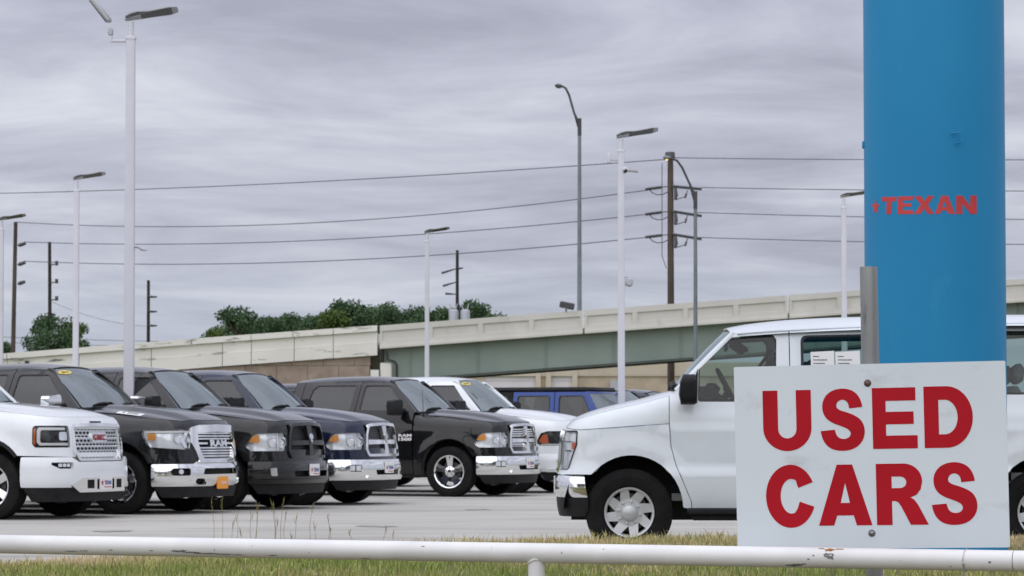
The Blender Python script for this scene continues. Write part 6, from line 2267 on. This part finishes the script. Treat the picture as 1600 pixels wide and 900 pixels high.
# ------------------------------------------------------------------ highway lights
M['steel_grey'] = noisy('galvanised_pole', (0.16, 0.19, 0.21), (0.22, 0.25, 0.27), 1, .5, metal=.4)
M['steel_dark'] = noisy('dark_arm', (0.055, 0.06, 0.065), (0.085, 0.09, 0.095), 1, .55, metal=.3)
M['sodium'] = simple('sodium_lamp', (.9, .5, .2), .4, emis=((1.0, .42, .08), 3.0))


def highway_light(label, D, foot, px, ytop, arm, thick, lit=False):
    t = thing('street_light', label, 'street light', ((px - 800) / F * D, D, 0))
    loc = lambda x, y: Vector((P(x, y, D).x - t.location.x, 0, P(x, y, D).z))
    r = thick / F * D / 2
    m = MB(); m.tube([(0, 0, foot), loc(px, ytop)], [r * 1.15, r * .8], 12); m.build('pole', M['steel_grey'], t)
    m = MB()
    m.tube([loc(*q) for q in arm], [r * .55] * len(arm), 8)
    m.tube([loc(px, ytop - 5), loc(px, ytop + 22)], r * 1.0, 10)
    m.tube([loc(px, ytop + 18), loc(*arm[2])], r * .4, 6)
    m.build('arm', M['steel_dark'], t)
    e = arm[-1]
    m = MB()
    x0 = loc(e[0] + 1, e[1] + .5); x1 = loc(e[0] - 11, e[1] - .8)
    m.tube([x0, x0 * .75 + x1 * .25, x0 * .3 + x1 * .7, x1], [r * .5, r * .95, r * 1.1, r * .4], 12)
    hd = m.build('lamp_head', M['steel_grey'] if lit else M['steel_dark'], t)
    m = MB(); q = (x0 + x1 * 1.0) / 2
    m.lathe([(0, -r * 1.25), (r * .55, -r * 1.1), (r * .75, -r * .4)], c=q, axis='Z', seg=12); m.build('lens', M['sodium'] if lit else M['lamp_lens'], hd)
    return t


highway_light('tall dark curved arm highway light standing on the overpass', BD + 2, zx(905, 20), 905.5, 190, [(905.5, 205), (903, 190), (897, 176), (889, 148), (884, 138), (878, 134.5)], 6.5)
highway_light('curved arm highway light with its orange lamp lit, beside the wooden pole', 128, 0, 1086.5, 304, [(1086.5, 316), (1084, 300), (1077, 286), (1066, 262), (1058, 251), (1047, 246.5)], 6.5, True)
t = thing('flood_light', 'small dark floodlight on top of the overpass barrier left of the tall light', 'floodlight', (bx(886), BD - .05, zx(886, 0)))
m = MB(); m.box((0, 0, .30), (.78, .30, .34), ry=.2, bev=.05); m.build('housing', M['steel_dark'], t)
m = MB(); m.box((-.05, -.05, .05), (.08, .1, .14)); m.build('foot', M['steel_dark'], t)
m = MB(); m.box((-.12, -.135, .27), (.34, .02, .22), ry=.35); m.build('lens', M['lamp_lens'], t)

# ------------------------------------------------------------------ utility poles and wires
M['wood'] = noisy('pole_wood', (0.055, 0.042, 0.033), (0.105, 0.082, 0.065), 1.5, .95, stretch=(3, 3, .3), detail=8)
M['wood_dark'] = noisy('dark_pole_wood', (0.020, 0.018, 0.017), (0.04, 0.035, 0.032), 1.5, .95, stretch=(3, 3, .3))
M['insul'] = simple('insulator', (.07, .07, .075), .35)
M['cable'] = simple('cable', (.11, .11, .13), .6)
gP = 'wooden utility poles'


def upole(px, ytop, D, thick, mat, label, lean=0):
    t = thing('utility_pole', label, 'utility pole', ((px + lean - 800) / F * D, D, 0), 0, gP)
    tp = P(px, ytop, D)
    r = thick / F * D / 2
    m = MB(); m.tube([(0, 0, -.2), (tp.x - t.location.x, 0, tp.z)], [r * 1.15, r * .85], 12); m.build('pole', mat, t)
    return t, (lambda x, y, dy=0.0: Vector((P(x, y, D).x - t.location.x, dy, P(x, y, D).z))), r


UD = 178.0
u1, loc, r = upole(1047.5, 243, UD, 10.5, M['wood'], 'tall brown wooden pole with three tiers of insulators right of the white camera post', 1)
m = MB(); m.lathe([(0, .35), (.28, .30), (.30, 0)], c=loc(1047, 246), axis='Z', seg=10); m.build('pole_cap', M['insul'], u1)
for y in (294, 333, 369):
    for x0, x1, y0, y1 in ((1008, 1034, y + 2.5 if y != 369 else y + 2, y - 1), (1053, 1096, y - 2, y + (2 if y == 294 else 5))):
        m = MB()
        a, b = loc(x0, y0, -.25), loc(x1, y1, -.25)
        n = 9 if x0 < 1040 else 13
        pts = [a + (b - a) * k / (2 * n) for k in range(2 * n + 1)]
        m.tube(pts, [.05 if k % 2 else .115 for k in range(2 * n + 1)], 8)
        if x0 > 1040: m.tube([loc(1050, y - 3, -.25), loc(1053, y - 2, -.25)], .1, 6)
        m.build('insulator', M['insul'], u1)
    m = MB(); m.tube([loc(1034, y - 1, -.25), loc(1043, y - 2, -.2)], .03, 5); m.build('link_rod', M['insul'], u1)
    m = MB(); m.tube([loc(1015, y + 3, -.25), loc(1019, y + 8, -.3), loc(1027, y + 11, -.3), loc(1036, y + 10, -.3), loc(1044, y + 6, -.3)], .03, 5); m.build('jumper_wire', M['insul'], u1)
    m = MB(); m.tube([loc(1055, y, -.25), loc(1056, y + 12, -.3), loc(1054.5, y + 19, -.3)], [.09, .12, .07], 7); m.build('arrester', M['insul'], u1)
    m = MB(); m.tube([loc(1054, y + 19, -.3), loc(1060, y + 17, -.3), loc(1070, y + 14, -.3), loc(1074, y + 4, -.3)], .03, 5); m.tube([loc(1072, y + 9, -.3), loc(1070, y + 16, -.3)], .07, 6); m.build('jumper_wire', M['insul'], u1)
m = MB(); m.tube([loc(1034, 256, -.3), loc(1034, 400, -.3), loc(1041, 420, -.2)], .022, 4); m.build('ground_wire', M['insul'], u1)

u2, l2, r2 = upole(24.5, 347, 231, 7, M['wood'], 'leaning brown pole near the left edge with insulators on its right side', -6)
for x, y in ((37, 381), (36.5, 411), (36, 441)):
    m = MB(); m.tube([l2(28, y + 3, -.2), l2(x - 5, y + 2, -.2), l2(x + 4, y - 1, -.2)], [.05, .16, .12], 7); m.build('insulator', M['insul'], u2)
u3, l3, r3 = upole(77.5, 378, 236, 6, M['wood_dark'], 'dark pole with bracket insulators in front of the far left tree', 2)
for y in (412, 440, 467):
    m = MB(); m.tube([l3(79, y + 2, -.2), l3(90, y + 1, -.2)], .05, 6); m.tube([l3(89, y - 4, -.2), l3(89, y + 3, -.2)], .13, 7); m.build('insulator', M['insul'], u3)
u4, l4, r4 = upole(232, 438, 240, 5.5, M['wood_dark'], 'short dark pole with three small arms right of the tallest lamp post')
for y in (464, 487, 509):
    m = MB(); m.tube([l4(232, y - 1, -.2), l4(237, y, -.2), l4(246, y, -.2)], [.05, .11, .06], 6); m.build('insulator', M['insul'], u4)
u5, l5, r5 = upole(714.5, 391, 206, 5.5, M['wood_dark'], 'dark pole with grey transformer cans in front of the right end of the tree row')
for x0, x1, y0, y1 in ((690, 713, 427, 420), (716, 724, 420, 419), (692, 713, 447, 441), (696, 713, 459, 460)):
    m = MB(); m.tube([l5(x0, y0, -.2), l5((x0 + x1) / 2, (y0 + y1) / 2, -.2), l5(x1, y1, -.2)], [.09, .07, .04], 6); m.build('cross_arm', M['insul'], u5)
M['can'] = simple('transformer_can', (.42, .44, .48), .45, .2)
for px in (709, 727):
    m = MB(); q = l5(px, 498, -.5); m.lathe([(0, .62), (.22, .60), (.30, .52), (.32, .48), (.32, -.62), (.28, -.66), (0, -.66)], c=q, axis='Z', seg=18)
    for dx in (-.12, .12): m.tube([q + Vector((dx, 0, .55)), q + Vector((dx * 2.2, 0, 1.0))], [.05, .03], 6)
    m.build('transformer', M['can'], u5)


def wire(px0, y0, D0, px1, y1, D1, sag, label, r=.030, n=28):
    a, b = P(px0, y0, D0), P(px1, y1, D1)
    pts = []
    for k in range(n + 1):
        t = k / n
        p = a.lerp(b, t); p.z -= sag * 4 * t * (1 - t)
        pts.append(p)
    m = MB(); m.tube(pts, r, 5)
    o = m.build('power_cable', M['cable'])
    return prop(o, label, 'power cable', 'power cables strung across the sky')


wire(-300, 305, 236, 1040, 249, UD, .55, 'topmost cable running from the brown pole to the left edge')
wire(24, 347, 230, 1012, 297, UD, 1.05, 'second cable from the top, joined to the upper insulators of the brown pole')
wire(38, 378, 230, 1010, 335, UD, .75, 'third cable from the top, joined to the middle insulators of the brown pole')
wire(37, 408, 230, 1010, 371, UD, .75, 'lowest long cable, joined to the bottom insulators of the brown pole')
wire(1050, 246.5, UD, 2100, 246, 150, .12, 'topmost cable right of the brown pole, passing behind the blue pylon', .026)
wire(1096, 293, UD, 2100, 297, 150, .12, 'second cable right of the brown pole, passing behind the blue pylon', .026)
wire(1088, 332, UD, 2100, 345, 150, .15, 'third cable right of the brown pole, passing behind the blue pylon', .026)
wire(1092, 371, UD, 2100, 384, 150, .15, 'lowest cable right of the brown pole, passing behind the blue pylon', .026)
for k, (y0, y1) in enumerate(((518.5, 531), (528, 538))):
    wire(-200, y0 - 1, 245, 420, y1 + 4, 250, .2, ('upper' if k == 0 else 'lower') + ' of the two thin cables low behind the ramp at the left', .020)
wire(78, 470, 236, 232, 510, 240, .4, 'thin slack cable between the two short dark poles at the left', .014)
